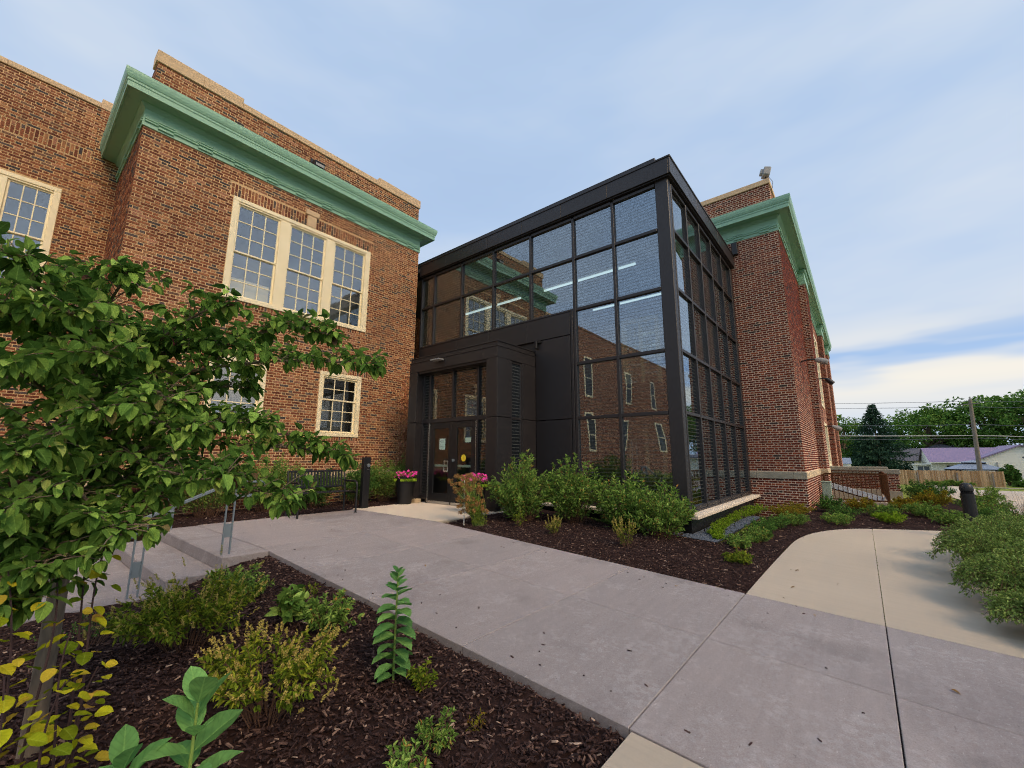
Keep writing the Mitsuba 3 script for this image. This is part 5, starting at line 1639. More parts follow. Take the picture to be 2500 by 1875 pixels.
# ---- spreading shrubs on the right of the curved path
RB = [(-2.35, -12.30, .52, .50, .42, 'the spreading green shrub at the right edge nearest the camera'), (-1.4, -12.25, .80, .52, .58, 'spreading green shrub, second from the camera along the path'), (-0.1, -12.25, .85, .58, .66, 'spreading green shrub, third along the right of the path'),
      (1.3, -12.5, .95, .68, .70, 'spreading green shrub where the path begins to bend'), (2.6, -13.0, .95, .8, .70, 'spreading green shrub beyond the bend, beside the bollard'), (-0.9, -13.5, .9, .7, .85, 'tall green shrub behind the second spreading shrub'), (0.6, -13.9, 1.0, .8, .90, 'tall green shrub furthest right of the path')]
for i, (x, y, rx, ry, h, lab) in enumerate(RB):
    shrub('spreading_shrub', lab, 'shrub', (x, y, pave_z(x, y) - 0.0), (rx, ry), h, 190, 10500, 0.036, 0.021, 'leaf_feather', 150 + i, 'spreading shrubs right of the curved path', SMALL, tops=0.6, start=0.15, stem_r=0.004, off=0.22, along=1.0, arch=0.35)
shrub('tall_sprig', 'thin tall leafy sprig rising above the spreading shrubs at the right', 'plant', (1.0, -13.1, -0.3), (0.12, 0.1), 1.35, 4, 120, 0.04, 0.016, 'leaf_dark', 170, None, SMALL, start=0.5)
shrub('bare_twig_shrub', 'bare pale twiggy shrub right of the black bollard', 'shrub', (5.0, -13.55, -0.4), (0.6, 0.5), 0.95, 60, 120, 0.02, 0.01, 'leaf_dark', 171, None, SMALL, start=0.5)

# ---- loose bark chips over the beds
def chips(poly, zf, n, seed, smin, smax, name, label):
    import shapely
    g = shapely.Polygon(poly)
    R = np.random.default_rng(seed)
    x0, y0, x1, y1 = g.bounds
    p = np.column_stack([R.uniform(x0, x1, n * 2), R.uniform(y0, y1, n * 2)])
    p = p[shapely.contains_xy(g, p[:, 0], p[:, 1])][:n]
    n = len(p)
    z = np.array([zf(*q) for q in p]) + R.uniform(0.002, 0.022, n)
    a = R.uniform(0, 2 * math.pi, n)
    x = norm(np.stack([np.cos(a), np.sin(a), R.normal(0, 0.28, n)], 1))
    y = norm(np.cross(np.stack([R.normal(0, 0.45, n), R.normal(0, 0.45, n), np.ones(n)], 1), x))
    w = np.cross(x, y)
    L_ = R.uniform(smin, smax, n) * R.choice([0.6, 1.0, 1.6], n, p=[0.5, 0.38, 0.12])
    Wd = R.uniform(0.0035, 0.011, n)
    Th = R.uniform(0.0015, 0.0045, n)
    s = np.array([[-1, -.7, 0], [-.8, .8, 0], [1, .35, 0], [.85, -.6, 0], [-.9, -.5, 1], [-.7, .6, 1], [.85, .2, 1], [.7, -.5, 1]])
    V = np.column_stack([p, z])[:, None] + x[:, None] * s[None, :, :1] * L_[:, None, None] / 2 + y[:, None] * s[None, :, 1:2] * Wd[:, None, None] + w[:, None] * s[None, :, 2:] * Th[:, None, None] * 2
    f = np.array([[4, 5, 6, 7], [0, 1, 5, 4], [1, 2, 6, 5], [2, 3, 7, 6], [3, 0, 4, 7]])[:, ::-1]
    F = (f[None] + (np.arange(n) * 8)[:, None, None]).reshape(-1, 4)
    put(name, MB().add(V.reshape(-1, 3), F, np.repeat(np.column_stack([R.uniform(0, 0.999, n), 0 * a]), 8, 0)), 'chip', label=label, cat='mulch', kind='stuff')


chips([(-9.0, -9.97), (-6.0, -9.97), (-6.0, -5.2), (-9.0, -5.2)], bed_left, 30000, 1, 0.02, 0.055, 'bark_chips', 'dark brown bark chips covering the bed left of the walkway')
chips([(-2.96, -9.95), (0.1, -9.97), (0.1, -9.15), (-0.5, -9.1), (-0.5, -5.0), (-2.96, -5.0)], bed_right, 14000, 2, 0.02, 0.05, 'bark_chips', 'dark brown bark chips in the bed before the glass hall')
chips([(0.1, -9.98), (1.2, -10.03), (3.0, -10.45), (4.6, -11.6), (8, -14), (10, -12), (6, -9.9), (0.1, -9.15)], bed_far, 6000, 3, 0.03, 0.07, 'bark_chips', 'dark brown bark chips inside the bend of the curved path')
chips([(-5.9, -2.1), (-1.5, -1.8), (-1.5, -0.2), (-7, -0.2), (-7, -2.05)], lambda x, y: -0.02, 3000, 4, 0.03, 0.06, 'bark_chips', 'dark brown bark chips under the shrubs behind the bench')

# stray bits of bark and dry leaves on the paving
R = np.random.default_rng(404)
mb = MB()
for k in range(60):
    if k < 44:
        y = R.uniform(-11, -5.2)
        x = -5.95 + abs(R.normal(0, 0.35)) if R.uniform() < 0.55 else -3.0 - abs(R.normal(0, 0.35))
    else:
        x, y = R.uniform(-5.9, 3.0), R.uniform(-11.6, -3.0)
        if x > -3 and y > -10.1:
            continue
    a = R.uniform(0, math.pi)
    L_ = R.uniform(0.008, 0.035)
    mb.obox([x, y, pave_z(x, y) + 0.003], [[math.cos(a), math.sin(a), 0], [-math.sin(a), math.cos(a), 0], [0, 0, 1]], [L_ / 2, R.uniform(0.002, 0.005), 0.002], uv=(R.uniform(0, 0.9), 0))
put('stray_bark', mb, 'chip', label='stray bits of bark lying on the paving', cat='mulch', kind='stuff')
dl = MB()
R = np.random.default_rng(405)
for k, (x, y) in enumerate([(-3.35, -9.35), (-2.3, -10.35), (-4.1, -11.4), (-3.2, -10.6), (-1.4, -10.3), (-4.9, -6.9)]):
    V, f, uv = leaves(OVATE, np.array([[x, y, pave_z(x, y) + 0.008]]), np.array([[math.cos(k * 2.1), math.sin(k * 2.1), 0.05]]), np.array([[0.1, 0.1, 1.0]]), 0.05, 0.022)
    dl.add(V[0], f, uv[0])
put('fallen_leaves', dl, 'seedhead', label='few dry fallen leaves on the paving', cat='leaf', kind='stuff')
# ------------------------------------------------------------------ furniture of the plaza
bn = thing('garden_bench', 'dark metal slatted bench on the plaza by the brick wall', 'bench')
BXL, BXR, BYF, BYB = -4.52, -3.30, -2.60, -2.08
for x in (BXL, BXR):
    pts = [(x, BYF, 0.0), (x, BYF, 0.56), (x, BYF + 0.02, 0.63), (x, BYF + 0.07, 0.66), (x, BYB - 0.02, 0.66)]
    put(bn + '__arm_leg', MB().tube(pts, 0.021, 8), 'slate' if False else 'black_metal', smooth=40)
    put(bn + '__back_leg', MB().tube([(x, BYB - 0.02, 0.0), (x, BYB - 0.02, 0.45), (x, BYB + 0.05, 0.88)], 0.021, 8), 'black_metal', smooth=40)
    put(bn + '__seat_bracket', MB().box(x - 0.015, x + 0.015, BYF, BYB, 0.40, 0.44, bev=0.005), 'black_metal')
put(bn + '__back_rail', MB().box(BXL, BXR, BYB + 0.035, BYB + 0.06, 0.85, 0.89, bev=0.006), 'black_metal')
put(bn + '__back_rail', MB().box(BXL, BXR, BYB - 0.01, BYB + 0.015, 0.52, 0.56, bev=0.006), 'black_metal')
for k in range(17):
    x = BXL + 0.07 + (BXR - BXL - 0.14) * k / 16
    put(bn + '__back_slat', MB().obox([x, BYB + 0.025, 0.705], [[1, 0, 0], norm([0, 1, -0.12]), norm([0, 0.12, 1])], [0.018, 0.006, 0.145], bev=0.003), 'black_metal')
for k in range(8):
    y = BYF + 0.03 + 0.06 * k
    put(bn + '__seat_slat', MB().box(BXL + 0.02, BXR - 0.02, y - 0.022, y + 0.022, 0.442 + 0.012 * (k == 0), 0.455, bev=0.004), 'black_metal')

pb = thing('button_post', 'tall black square post with a round steel door button beside the bench', 'post')
put(pb + '__post', MB().box(-2.83, -2.66, -2.06, -1.94, 0.0, 1.17, bev=0.006), 'black_metal')
put(pb + '__button_ring', MB().tube([(-2.72, -2.061, 0.98), (-2.72, -2.075, 0.98)], 0.045, 24), 'steel', smooth=40)
put(pb + '__button_face', MB().tube([(-2.72, -2.074, 0.98), (-2.72, -2.079, 0.98)], 0.030, 24), 'grey_metal', smooth=40)
put(pb + '__plate', MB().box(-2.75, -2.69, -2.066, -2.0605, 0.875, 0.885), 'steel')


def step_rail(label, y):
    k = thing('step_handrail', label, 'handrail', 'grey handrails on the garden steps')
    for x, z0, z1 in ((-6.43, 0.0, 0.86), (-7.25, -0.30, 0.50)):
        for d in (-0.042, 0.042):
            put(k + '__post_bar', MB().box(x + d - 0.007, x + d + 0.007, y - 0.016, y + 0.016, z0, z1 - 0.02, bev=0.002), 'grey_metal')
        put(k + '__post_plate', MB().box(x - 0.034, x + 0.034, y - 0.010, y + 0.010, z0 + 0.20, z0 + 0.36, bev=0.002), 'grey_metal')
    top = [(-6.08, 0.86), (-6.43, 0.86), (-7.25, 0.50), (-7.62, 0.50)]
    m = MB()
    for (xa, za), (xb, zb) in zip(top[:-1], top[1:]):
        d = np.array([xb - xa, 0, zb - za])
        L_ = np.linalg.norm(d)
        d = d / L_
        m.obox([(xa + xb) / 2, y, (za + zb) / 2], [d, [0, 1, 0], np.cross(d, [0, 1, 0])], [L_ / 2 + 0.012, 0.025, 0.016], bev=0.004)
    put(k + '__top_rail', m, 'grey_metal')
    for xa, xb, z in ((-6.08, -6.38, 0.86), (-7.62, -7.30, 0.50)):
        s = 1 if xa > xb else -1
        put(k + '__return_loop', MB().box(xa - 0.016 * s, xa + 0.016 * s, y - 0.025, y + 0.025, z - 0.19, z - 0.017, bev=0.004).box(xa - 0.0165 * s, xb, y - 0.025, y + 0.025, z - 0.19, z - 0.158, bev=0.004), 'grey_metal')
    return k


step_rail('grey metal handrail on the near side of the garden steps', -5.0)
step_rail('grey metal handrail on the far side of the garden steps', -2.3)

bo = thing('light_bollard', 'round black bollard light among the plants at the far bend of the path', 'bollard')
bc = (4.24, -12.67, -0.45)
put(bo + '__post', MB().lathe(bc, [(0.0, 0.0), (0.104, 0.0), (0.104, 0.94), (0.098, 0.945)], 24), 'black_metal', smooth=35)
put(bo + '__louvre', MB().lathe(bc, [(0.088, 0.945), (0.102, 0.955), (0.088, 0.965), (0.102, 0.975), (0.088, 0.985), (0.102, 0.995), (0.093, 1.0)], 24), 'black_metal', smooth=20)
put(bo + '__cap', MB().lathe(bc, [(0.104, 1.0), (0.106, 1.05), (0.096, 1.10), (0.07, 1.135), (0.03, 1.152), (0.0, 1.155)], 24), 'black_metal', smooth=40)

# guard rail round the basement stair, rusty
gr_ = thing('stair_guard_rail', 'rusty brown guard rail round the basement stair beside the right wing', 'railing')
GX0, GX1, GY0, GY1 = 10.45, 15.2, -9.98, -11.65


def guard_side(a, b, z0, z1, step_):
    a, b = np.array(a), np.array(b)
    L_ = np.linalg.norm(b - a)
    d = (b - a) / L_
    n = np.array([-d[1], d[0]])
    A = [[d[0], d[1], 0], [n[0], n[1], 0], [0, 0, 1]]
    c = (a + b) / 2
    put(gr_ + '__rail', MB().obox([*c, z1 - 0.02], A, [L_ / 2, 0.025, 0.02], bev=0.004), 'rust')
    put(gr_ + '__rail', MB().obox([*c, z0 + 0.10], A, [L_ / 2, 0.018, 0.018], bev=0.004), 'rust')
    for p in (a, b):
        put(gr_ + '__post', MB().box(p[0] - 0.03, p[0] + 0.03, p[1] - 0.03, p[1] + 0.03, z0 - 0.1, z1 - 0.041, bev=0.005), 'rust')
    for q in np.arange(step_, L_ - 0.05, step_):
        p = a + d * q
        put(gr_ + '__baluster', MB().box(p[0] - 0.009, p[0] + 0.009, p[1] - 0.009, p[1] + 0.009, z0 + 0.12, z1 - 0.041), 'rust')


guard_side((GX0, GY0), (GX0, GY1), -0.30, 0.68, 0.125)
guard_side((GX0 + 0.05, GY1), (GX1, GY1), -0.34, 0.68, 0.125)
guard_side((GX1, GY1 + 0.06), (GX1, GY0), -0.34, 0.68, 0.125)
put(gr_ + '__curb', MB().box(GX0 - 0.12, GX0 + 0.12, GY1 - 0.12, GY0 + 0.10, -0.7, -0.24, bev=0.01).box(GX0 + 0.122, GX1, GY1 - 0.12, GY1 + 0.10, -0.7, -0.25, bev=0.01), 'beige_concrete')
put(gr_ + '__inner_wall', MB().box(GX0 + 2.2, GX0 + 2.35, GY1 + 0.12, GY0, -0.6, 0.05).box(GX0 + 0.3, GX0 + 2.19, GY0 + 0.02, GY0 + 0.09, -0.6, 0.02), 'beige_concrete')
rp = thing('sloping_panel', 'white sloping metal panel behind the rusty balusters', 'panel')
p0, p1 = np.array([GX0 + 0.09, GY0 - 0.02, 0.30]), np.array([GX0 + 0.09, GY1 + 0.12, -0.17])
d = norm(p1 - p0)
put(rp + '__sheet', MB().obox((p0 + p1) / 2, [d, [1, 0, 0], np.cross(d, [1, 0, 0])], [np.linalg.norm(p1 - p0) / 2, 0.02, 0.085], bev=0.005), 'bright_white')
put(rp + '__stringer', MB().obox((p0 + p1) / 2 + np.array([0.03, 0, -0.10]), [d, [1, 0, 0], np.cross(d, [1, 0, 0])], [np.linalg.norm(p1 - p0) / 2, 0.02, 0.028]), 'rust')
ub = thing('utility_box', 'pale green metal utility box standing by the brick corner at the guard rail', 'box')
put(ub + '__case', MB().box(9.86, 10.14, -10.18, -9.92, -0.4, 0.38, bev=0.012), 'pale_green')
put(ub + '__lid', MB().box(9.84, 10.16, -10.20, -9.90, 0.382, 0.41, bev=0.008), 'pale_green')
# low wall with stone coping
lw = thing('low_brick_wall', 'low brick wall with weathered stone coping beyond the rusty guard rail', 'wall')
LX = 15.5
wl = Wall(lw, [LX, 0, 0], [0, -1, 0], [-1, 0, 0], 1)
wl.rows = lay(9.85, 12.20, -0.12, 0.55)
mb = MB()
V, F_, uv = wl.brick(wl.rows)
bb = F_[0] - F_[0].min()
put(lw + '__brickwork', MB().add(V.reshape(-1, 3), (bb[None] + (np.arange(len(V)) * 8)[:, None, None]).reshape(-1, 4), np.repeat(uv, 8, 0)), 'brick', kind='stuff')
put(lw + '__core', MB().box(LX, LX + 0.34, -12.20, -9.85, -0.8, 0.555), 'mortar')
put(lw + '__base', MB().box(LX - 0.03, LX + 0.37, -12.23, -9.85, -0.9, -0.13, bev=0.01), 'beige_concrete')
for a, b in ((-9.87, -10.9), (-10.9, -12.26)):
    put(lw + '__coping_stone', MB().box(LX - 0.06, LX + 0.40, b + 0.002, a - 0.002, 0.558, 0.75, bev=0.02), 'grey_stone')
put(lw + '__coping_stone', MB().box(LX + 0.1, LX + 0.5, -11.9, -9.87, 0.752, 0.84, bev=0.02), 'grey_stone')

# ------------------------------------------------------------------ street and houses beyond
rz = lambda x, y: far_z(x, y) + 0.01
patch([(10.0, -15.0), (11.0, -14.2), (24.6, -13.6), (57.9, -16.0), (61.8, -20.0), (44.8, -18.4), (46.5, -24), (42, -60), (14, -60), (10, -20)], rz, 'street', 'beige_concrete', 1.2)
patch([(55.2, -16.2), (56.2, -16.2), (56.6, -40), (55.4, -40)], lambda x, y: far_z(x, y) + 0.03, 'sidewalk', 'beige_concrete', 1.0)
EF = norm(np.array([0.07, -0.9975]))
NF = np.array([EF[1], -EF[0]])
fn = thing('board_fence', 'weathered tan board fence across the street', 'fence')
R = np.random.default_rng(77)
fb = MB()
F0 = np.array([57.1, -10.2])
nb = 83
for k in range(nb):
    s = k * 0.145
    c = F0 + EF * (s + 0.07)
    h = 1.62 + R.uniform(-0.03, 0.03)
    z = far_z(*c)
    fb.obox([*(c + NF * R.uniform(-0.008, 0.008)), z + h / 2], [[*EF, 0], [*NF, 0], [0, 0, 1]], [0.067, 0.010, h / 2], uv=(R.uniform(0, 1) ** 1.3, 0))
put(fn + '__boards', fb, 'wood', kind='stuff')
for s in (5.5, 8.6, 11.2):
    c = F0 + EF * s + NF * 0.07
    put(fn + '__post', MB().box(c[0] - 0.05, c[0] + 0.05, c[1] - 0.05, c[1] + 0.05, far_z(*c), far_z(*c) + 1.4), 'pole_wood')
# utility pole and wires
up = thing('utility_pole', 'leaning grey wooden utility pole before the fence', 'pole')
pb0, pt0 = np.array([62.34, -21.13, -1.75]), np.array([60.2, -21.12, 7.78])
put(up + '__pole', MB().tube([pb0, pt0], [0.23, 0.15], 12), 'pole_wood', smooth=40)
put(up + '__bracket', MB().obox(pt0 + [-0.3, 0.2, -0.55], [[0.6, 0.8, 0], [-0.8, 0.6, 0], [0, 0, 1]], [0.9, 0.05, 0.05]), 'pole_wood')
put(up + '__insulator', MB().tube([pt0, pt0 + [0, 0, 0.3]], 0.06, 8), 'grey_lamp')


def sagging(a, b, sag, r):
    t = np.linspace(0, 1, 24)[:, None]
    p = np.array(a) * (1 - t) + np.array(b) * t
    p[:, 2] -= sag * 4 * (t * (1 - t))[:, 0]
    return MB().tube(p, r, 4)


for za, lab, r, zb in ((7.6, 'top wire from the utility pole', 0.022, 6.9), (6.95, 'second wire from the utility pole', 0.022, 6.6), (5.0, 'third wire from the utility pole, in front of the trees', 0.022, 4.6), (3.8, 'thick pale cable low on the utility pole', 0.055, 3.62), (3.5, 'lowest dark wire on the utility pole', 0.022, 3.0)):
    t_ = (pt0[2] - za) / (pt0[2] - pb0[2])
    p = pt0 + (pb0 - pt0) * t_
    k = thing('overhead_wire', lab, 'wire', None)
    put(k + '__span', sagging(p, [36.5, 9.0, zb + 0.5], 0.25, r), 'grey_lamp' if r > 0.03 else 'slate')
    put(k + '__span', sagging(p, [72, -48.0, za + 0.1], 0.4, r), 'grey_lamp' if r > 0.03 else 'slate')

R0 = np.array([78.4, -17.88])


def hp(s, n, z):
    return [*(R0 + EF * s + NF * n), z]


def frame_box(mb, s0, s1, n0, n1, z0, z1):
    c = R0 + EF * (s0 + s1) / 2 + NF * (n0 + n1) / 2
    return mb.obox([*c, (z0 + z1) / 2], [[*EF, 0], [*NF, 0], [0, 0, 1]], [(s1 - s0) / 2, (n1 - n0) / 2, (z1 - z0) / 2])


hs = thing('ranch_house', 'low white house with a purple metal roof behind the fence', 'house')
put(hs + '__wall', frame_box(MB(), 0.4, 12.6, -3.2, 3.1, -2.2, 0.72), 'siding')
rf = MB()
rf.add([hp(0, 0, 2.78), hp(13.4, 0, 2.78), hp(13.4, 3.9, 0.80), hp(0.1, 3.9, 0.80)], [[0, 1, 2, 3]])
rf.add([hp(0, 0, 2.78), hp(13.4, 0, 2.78), hp(13.4, -3.9, 0.80), hp(0.1, -3.9, 0.80)], [[0, 3, 2, 1]])
rf.add([hp(0.1, 3.9, 0.795), hp(13.4, 3.9, 0.795), hp(13.4, 3.9, 0.68), hp(0.1, 3.9, 0.68)], [[0, 3, 2, 1]])
put(hs + '__roof', rf, 'purple_roof')
put(hs + '__gable_end', MB().add([hp(0.35, -3.2, 0.7), hp(0.35, 3.2, 0.7), hp(0.15, 0, 2.65)], [[0, 1, 2]]), 'siding')
put(hs + '__gutter', frame_box(MB(), 0.1, 4.2, 3.905, 4.0, 0.66, 0.78), 'white_paint')
gw = MB()
frame_box(gw, 4.5, 12.7, -0.5, 4.4, -2.2, 0.95)
gw.add([hp(4.3, 4.402, 0.95), hp(12.9, 4.402, 0.95), hp(8.6, 4.402, 2.9)], [[0, 2, 1]])
# siding boards on the street side gable
for k in range(24):
    z = -2.0 + k * 0.2
    half = 4.1 if z < 0.75 else 4.3 * (2.9 - z - 0.19) / 1.95
    if half > 0.3:
        frame_box(gw, 8.6 - half, 8.6 + half, 4.405, 4.432, z, z + 0.185)
put(hs + '__gable_wing', gw, 'siding')
rg = MB()
for sg_, e in ((-1, 4.0), (1, 13.2)):
    rg.add([hp(8.6, 4.75, 3.05), hp(e, 4.75, 0.92), hp(e, -3, 0.92), hp(8.6, -3, 3.05)], [[0, 1, 2, 3] if sg_ < 0 else [3, 2, 1, 0]])
    rg.add([hp(8.6, 4.76, 3.04), hp(e, 4.76, 0.91), hp(e, 4.76, 0.78), hp(8.6, 4.76, 2.90)], [[0, 1, 2, 3]])
put(hs + '__wing_roof', rg, 'purple_roof')
put(hs + '__porch', frame_box(frame_box(frame_box(MB(), -1.1, 0.38, 2.2, 2.35, -2.2, 0.25), -1.15, -1.0, 0.5, 2.35, -2.2, 0.3), -1.3, 0.4, 0.3, 2.7, 0.32, 0.5), 'siding')
for s0, s1 in ((-0.95, -0.4), (-0.3, 0.25)):
    put(hs + '__porch_pane', frame_box(MB(), s0, s1, 2.36, 2.38, -1.6, 0.15), 'slate')
for s0, s1 in ((1.9, 2.6), (2.68, 3.3)):
    put(hs + '__window', frame_box(MB(), s0, s1, 3.101, 3.13, -0.9, 0.30), 'black_metal')
put(hs + '__downpipe', frame_box(MB(), 6.3, 6.42, 4.45, 4.55, -2.0, 0.8), 'grey_lamp')
h2 = thing('white_house', 'corner of a white house with a grey roof at the right edge of the photo', 'house')
A2 = np.array([62.0, -26.2])
put(h2 + '__wall', MB().obox([*(A2 + EF * 4.2 - NF * 2.6), -0.3], [[*EF, 0], [*NF, 0], [0, 0, 1]], [4, 2.5, 1.6]), 'siding')
put(h2 + '__roof', MB().obox([*(A2 + EF * 4.0 - NF * 2.0), 1.36], [[*EF, 0], [*NF, 0], [0, 0, 1]], [4.5, 3.0, 0.08]).add([[*(A2 + EF * a + NF * b), z] for a, b, z in ((-0.5, 1.0, 1.44), (8.5, 1.0, 1.44), (8.5, -2, 1.9), (-0.5, -2, 1.9), (-0.5, -5, 1.44), (8.5, -5, 1.44))], [[0, 1, 2, 3], [3, 2, 5, 4]]), 'dark_roof')
put(h2 + '__gutter', MB().tube([[*(A2 + EF * -0.3 + NF * 1.02), 1.25], [*(A2 + EF * 0.1 + NF * 0.6), 1.0], [*(A2 + EF * 0.25 + NF * 0.52), -1.8]], 0.06, 6), 'white_paint')
gz_ = thing('garden_gazebo', 'garden gazebo with a two tier blue grey metal roof behind the fence', 'gazebo')
G0 = np.array([67.0, -21.4])


def tier(mb, r0, r1, z0, z1):
    q = [(1, 1), (1, -1), (-1, -1), (-1, 1)]
    lo = [[*(G0 + EF * r0 * a + NF * r0 * 0.75 * b), z0] for a, b in q]
    hi = [[*(G0 + EF * r1 * a + NF * r1 * 0.75 * b), z1] for a, b in q]
    return mb.add(lo + hi, [[i, (i + 1) % 4, 4 + (i + 1) % 4, 4 + i] for i in range(4)] + [[4, 5, 6, 7]])


put(gz_ + '__roof', tier(MB(), 2.35, 0.95, 0.0, 0.62), 'canopy_roof')
put(gz_ + '__roof', tier(MB(), 1.15, 0.1, 0.80, 1.05), 'canopy_roof')
put(gz_ + '__vent', tier(MB(), 0.9, 0.9, 0.60, 0.85), 'black_metal')
put(gz_ + '__eave', tier(MB(), 2.3, 2.3, -0.14, -0.002), 'black_metal')
for a, b in ((1, 1), (1, -1), (-1, -1), (-1, 1)):
    c = G0 + EF * 2.15 * a + NF * 1.6 * b
    put(gz_ + '__post', MB().box(c[0] - 0.07, c[0] + 0.07, c[1] - 0.07, c[1] + 0.07, -2.0, -0.141), 'black_metal')
sh = thing('garden_shed', 'small white shed with a pale metal roof beyond the low brick wall', 'shed')
S0 = np.array([67.2, -9.12])
put(sh + '__wall', MB().obox([*S0, -0.65], [[*EF, 0], [*NF, 0], [0, 0, 1]], [0.62, 1.0, 1.1]), 'siding')
put(sh + '__roof', MB().add([[*(S0 + EF * a + NF * b), z] for a, b, z in ((-0.72, 1.2, 0.5), (0.72, 1.2, 0.5), (0.72, 0, 1.3), (-0.72, 0, 1.3), (0.72, -1.2, 0.5), (-0.72, -1.2, 0.5))], [[0, 1, 2, 3], [3, 2, 4, 5]]), 'canopy_roof')
for i, (x, y, w_, z0, z1, lab) in enumerate([(103.3, -18.0, 5.5, 0.8, 3.2, 'grey shingle roofed house between spruce and purple roof'), (113.2, -23.6, 5.0, 2.2, 4.1, 'grey gable roof just above the purple roof')]):
    k = thing('distant_house', lab, 'house')
    c = np.array([x, y])
    put(k + '__wall', MB().obox([*c, z0 / 2 - 1.0], [[*EF, 0], [*NF, 0], [0, 0, 1]], [w_ - 0.4, 3.4, z0 / 2 + 1.0]), 'siding')
    put(k + '__roof', MB().add([[*(c + EF * a + NF * b), z] for a, b, z in ((-w_, 4, z0), (w_, 4, z0), (w_ * (0.9 if i == 0 else 0.1), 0, z1), (-w_ * (0.9 if i == 0 else 0.1), 0, z1), (w_, -4, z0), (-w_, -4, z0))], [[0, 1, 2, 3], [3, 2, 4, 5], [1, 4, 2, 2], [0, 3, 5, 5]]), 'dark_roof')


# ------------------------------------------------------------------ trees beyond
def broad_tree(label, x, y, z0, h, r, n, leaf, seed, mat='leaf_tree', group='broadleaf trees beyond the houses', low=0.16):
    R = np.random.default_rng(seed)
    k = thing('broadleaf_tree', label, 'tree', group)
    put(k + '__trunk', MB().tube([[x, y, z0 - 0.3], [x + 0.1, y, z0 + h * 0.3], [x, y + 0.2, z0 + h * 0.7]], [0.035 * h, 0.026 * h, 0.008 * h], 10), 'bark', smooth=40)
    nc = 70
    cc = rnd_dirs(R, nc, 0.15) * (R.uniform(0.35, 1.0, nc) ** 0.6)[:, None]
    cc = np.array([x, y, z0 + h * (0.5 + low / 2)]) + cc * [r, r, h * (0.5 - low / 2) * 0.92]
    limb = MB()
    for c in cc[:22]:
        limb.tube([[x, y, z0 + h * R.uniform(0.2, 0.5)], (np.array([x, y, z0 + h * 0.5]) + c) / 2, c], [0.012 * h, 0.008 * h, 0.003 * h], 5)
    put(k + '__limbs', limb, 'bark')
    m = n // nc
    P_ = np.repeat(cc, m, 0)
    o = norm(R.normal(size=(len(P_), 3)))
    rr = R.uniform(0.3, 1.0, len(P_))[:, None] ** 0.6
    P_ = P_ + o * rr * np.array([1, 1, 0.62]) * np.repeat(R.uniform(0.16, 0.30, nc) * r, m)[:, None]
    put_leaves(k + '__crown', leaves(SMALL, P_, norm(R.normal(size=(len(P_), 3)) + o + [0, 0, -0.2]), norm(R.normal(0, 0.6, (len(P_), 3)) + [0, 0, 0.8] + o * 0.6), leaf * R.uniform(0.6, 1.3, len(P_)), leaf * 0.62), mat)
    return k


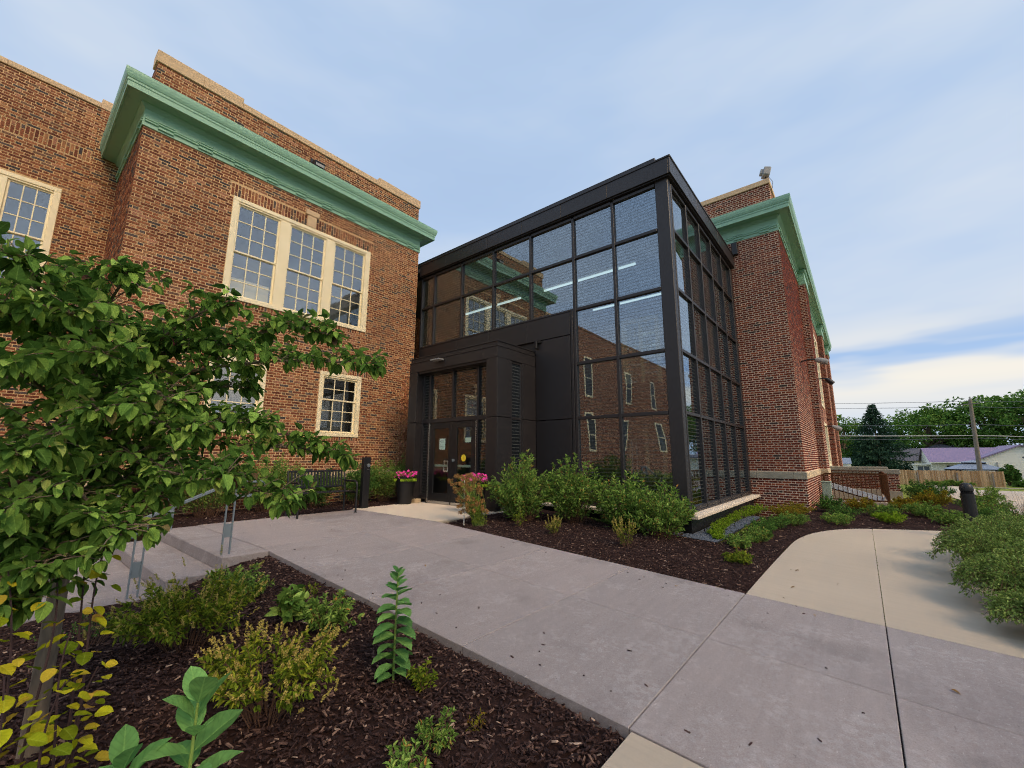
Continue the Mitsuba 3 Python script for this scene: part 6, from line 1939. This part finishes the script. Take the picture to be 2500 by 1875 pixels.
def spruce(label, x, y, z0, h, r, seed):
    R = np.random.default_rng(seed)
    k = thing('spruce_tree', label, 'tree')
    put(k + '__trunk', MB().tube([[x, y, z0 - 0.3], [x, y, z0 + h * 0.97]], [0.02 * h, 0.002 * h], 8), 'bark', smooth=40)
    P_, D_ = [], []
    for i in range(46):
        t = i / 45
        zz = z0 + h * (0.05 + 0.93 * t)
        rad = r * (1 - t) ** 0.9 + 0.12
        nb_ = int(7 + 9 * (1 - t))
        for j in range(nb_):
            a = R.uniform(0, 2 * math.pi)
            L_ = rad * R.uniform(0.7, 1.12)
            m = int(12 + 34 * L_ / r)
            s = R.uniform(0.15, 1, m)
            d = np.array([math.cos(a), math.sin(a), 0])
            p = np.array([x, y, zz]) + d * (s * L_)[:, None] + np.array([0, 0, 1.0]) * (-0.30 * L_ * s + 0.22 * L_ * s * s)[:, None]
            p += R.normal(0, 0.10, (m, 3)) * [1, 1, 0.7]
            P_.append(p)
            D_.append(norm(d + R.normal(0, 0.5, (m, 3)) + [0, 0, -0.25]))
    P_, D_ = np.concatenate(P_), np.concatenate(D_)
    put_leaves(k + '__needles', leaves(SMALL, P_, D_, norm(R.normal(0, 0.4, (len(P_), 3)) + [0, 0, 1]), 0.42 * R.uniform(0.6, 1.3, len(P_)), 0.14), 'needle')
    return k


broad_tree('light green broadleaf tree just right of the brick wing', 88.5, -8.6, -1.9, 12.2, 4.2, 7000, 0.36, 201, low=0.05)
spruce('dark blue green spruce behind the low brick wall', 82.9, -13.2, -1.9, 12.0, 5.6, 202)
broad_tree('broadleaf tree between spruce and utility pole', 116.4, -22.2, -1.9, 14.6, 7.2, 6200, 0.6, 203)
broad_tree('big broadleaf tree behind the utility pole', 117.0, -31.0, -1.9, 16.2, 7.2, 6800, 0.6, 204)
broad_tree('tallest broadleaf tree at the right edge of the photo', 112.0, -38.0, -1.9, 18.0, 8.0, 7200, 0.6, 205)
broad_tree('small broadleaf tree behind the spruce', 120.0, -16.6, -1.9, 9.0, 5.0, 3600, 0.6, 206)
broad_tree('low broadleaf tree behind the purple roof', 124.0, -27.0, -1.9, 10.0, 6.5, 3600, 0.65, 207)
broad_tree('broadleaf tree beyond the right edge of the photo', 104.0, -48.0, -1.9, 16.0, 8.0, 5200, 0.65, 208)
broad_tree('distant broadleaf tree left of the spruce', 128.0, -9.5, -1.9, 9.0, 5.5, 3000, 0.65, 209)
shrub('round_garden_bush', 'round dark bush at the right end of the board fence', 'shrub', (62.2, -23.35, -1.8), (0.75, 0.75), 2.4, 40, 2600, 0.30, 0.17, 'leaf_dark', 210, None, SMALL, tops=0.45, stem_r=0.03)
shrub('round_garden_bush', 'low dark hedge bush before the white house', 'shrub', (60.2, -24.6, -1.8), (0.7, 1.6), 0.8, 40, 2200, 0.26, 0.15, 'leaf_dark', 211, None, SMALL, tops=0.45, stem_r=0.03)
shrub('fence_weeds', 'green weeds along the foot of the fence', 'plant', (57.3, -18.2, -1.7), (0.4, 1.8), 0.6, 40, 1800, 0.22, 0.08, 'leaf_shrub', 212, None, SMALL, tops=0.5, stem_r=0.02)
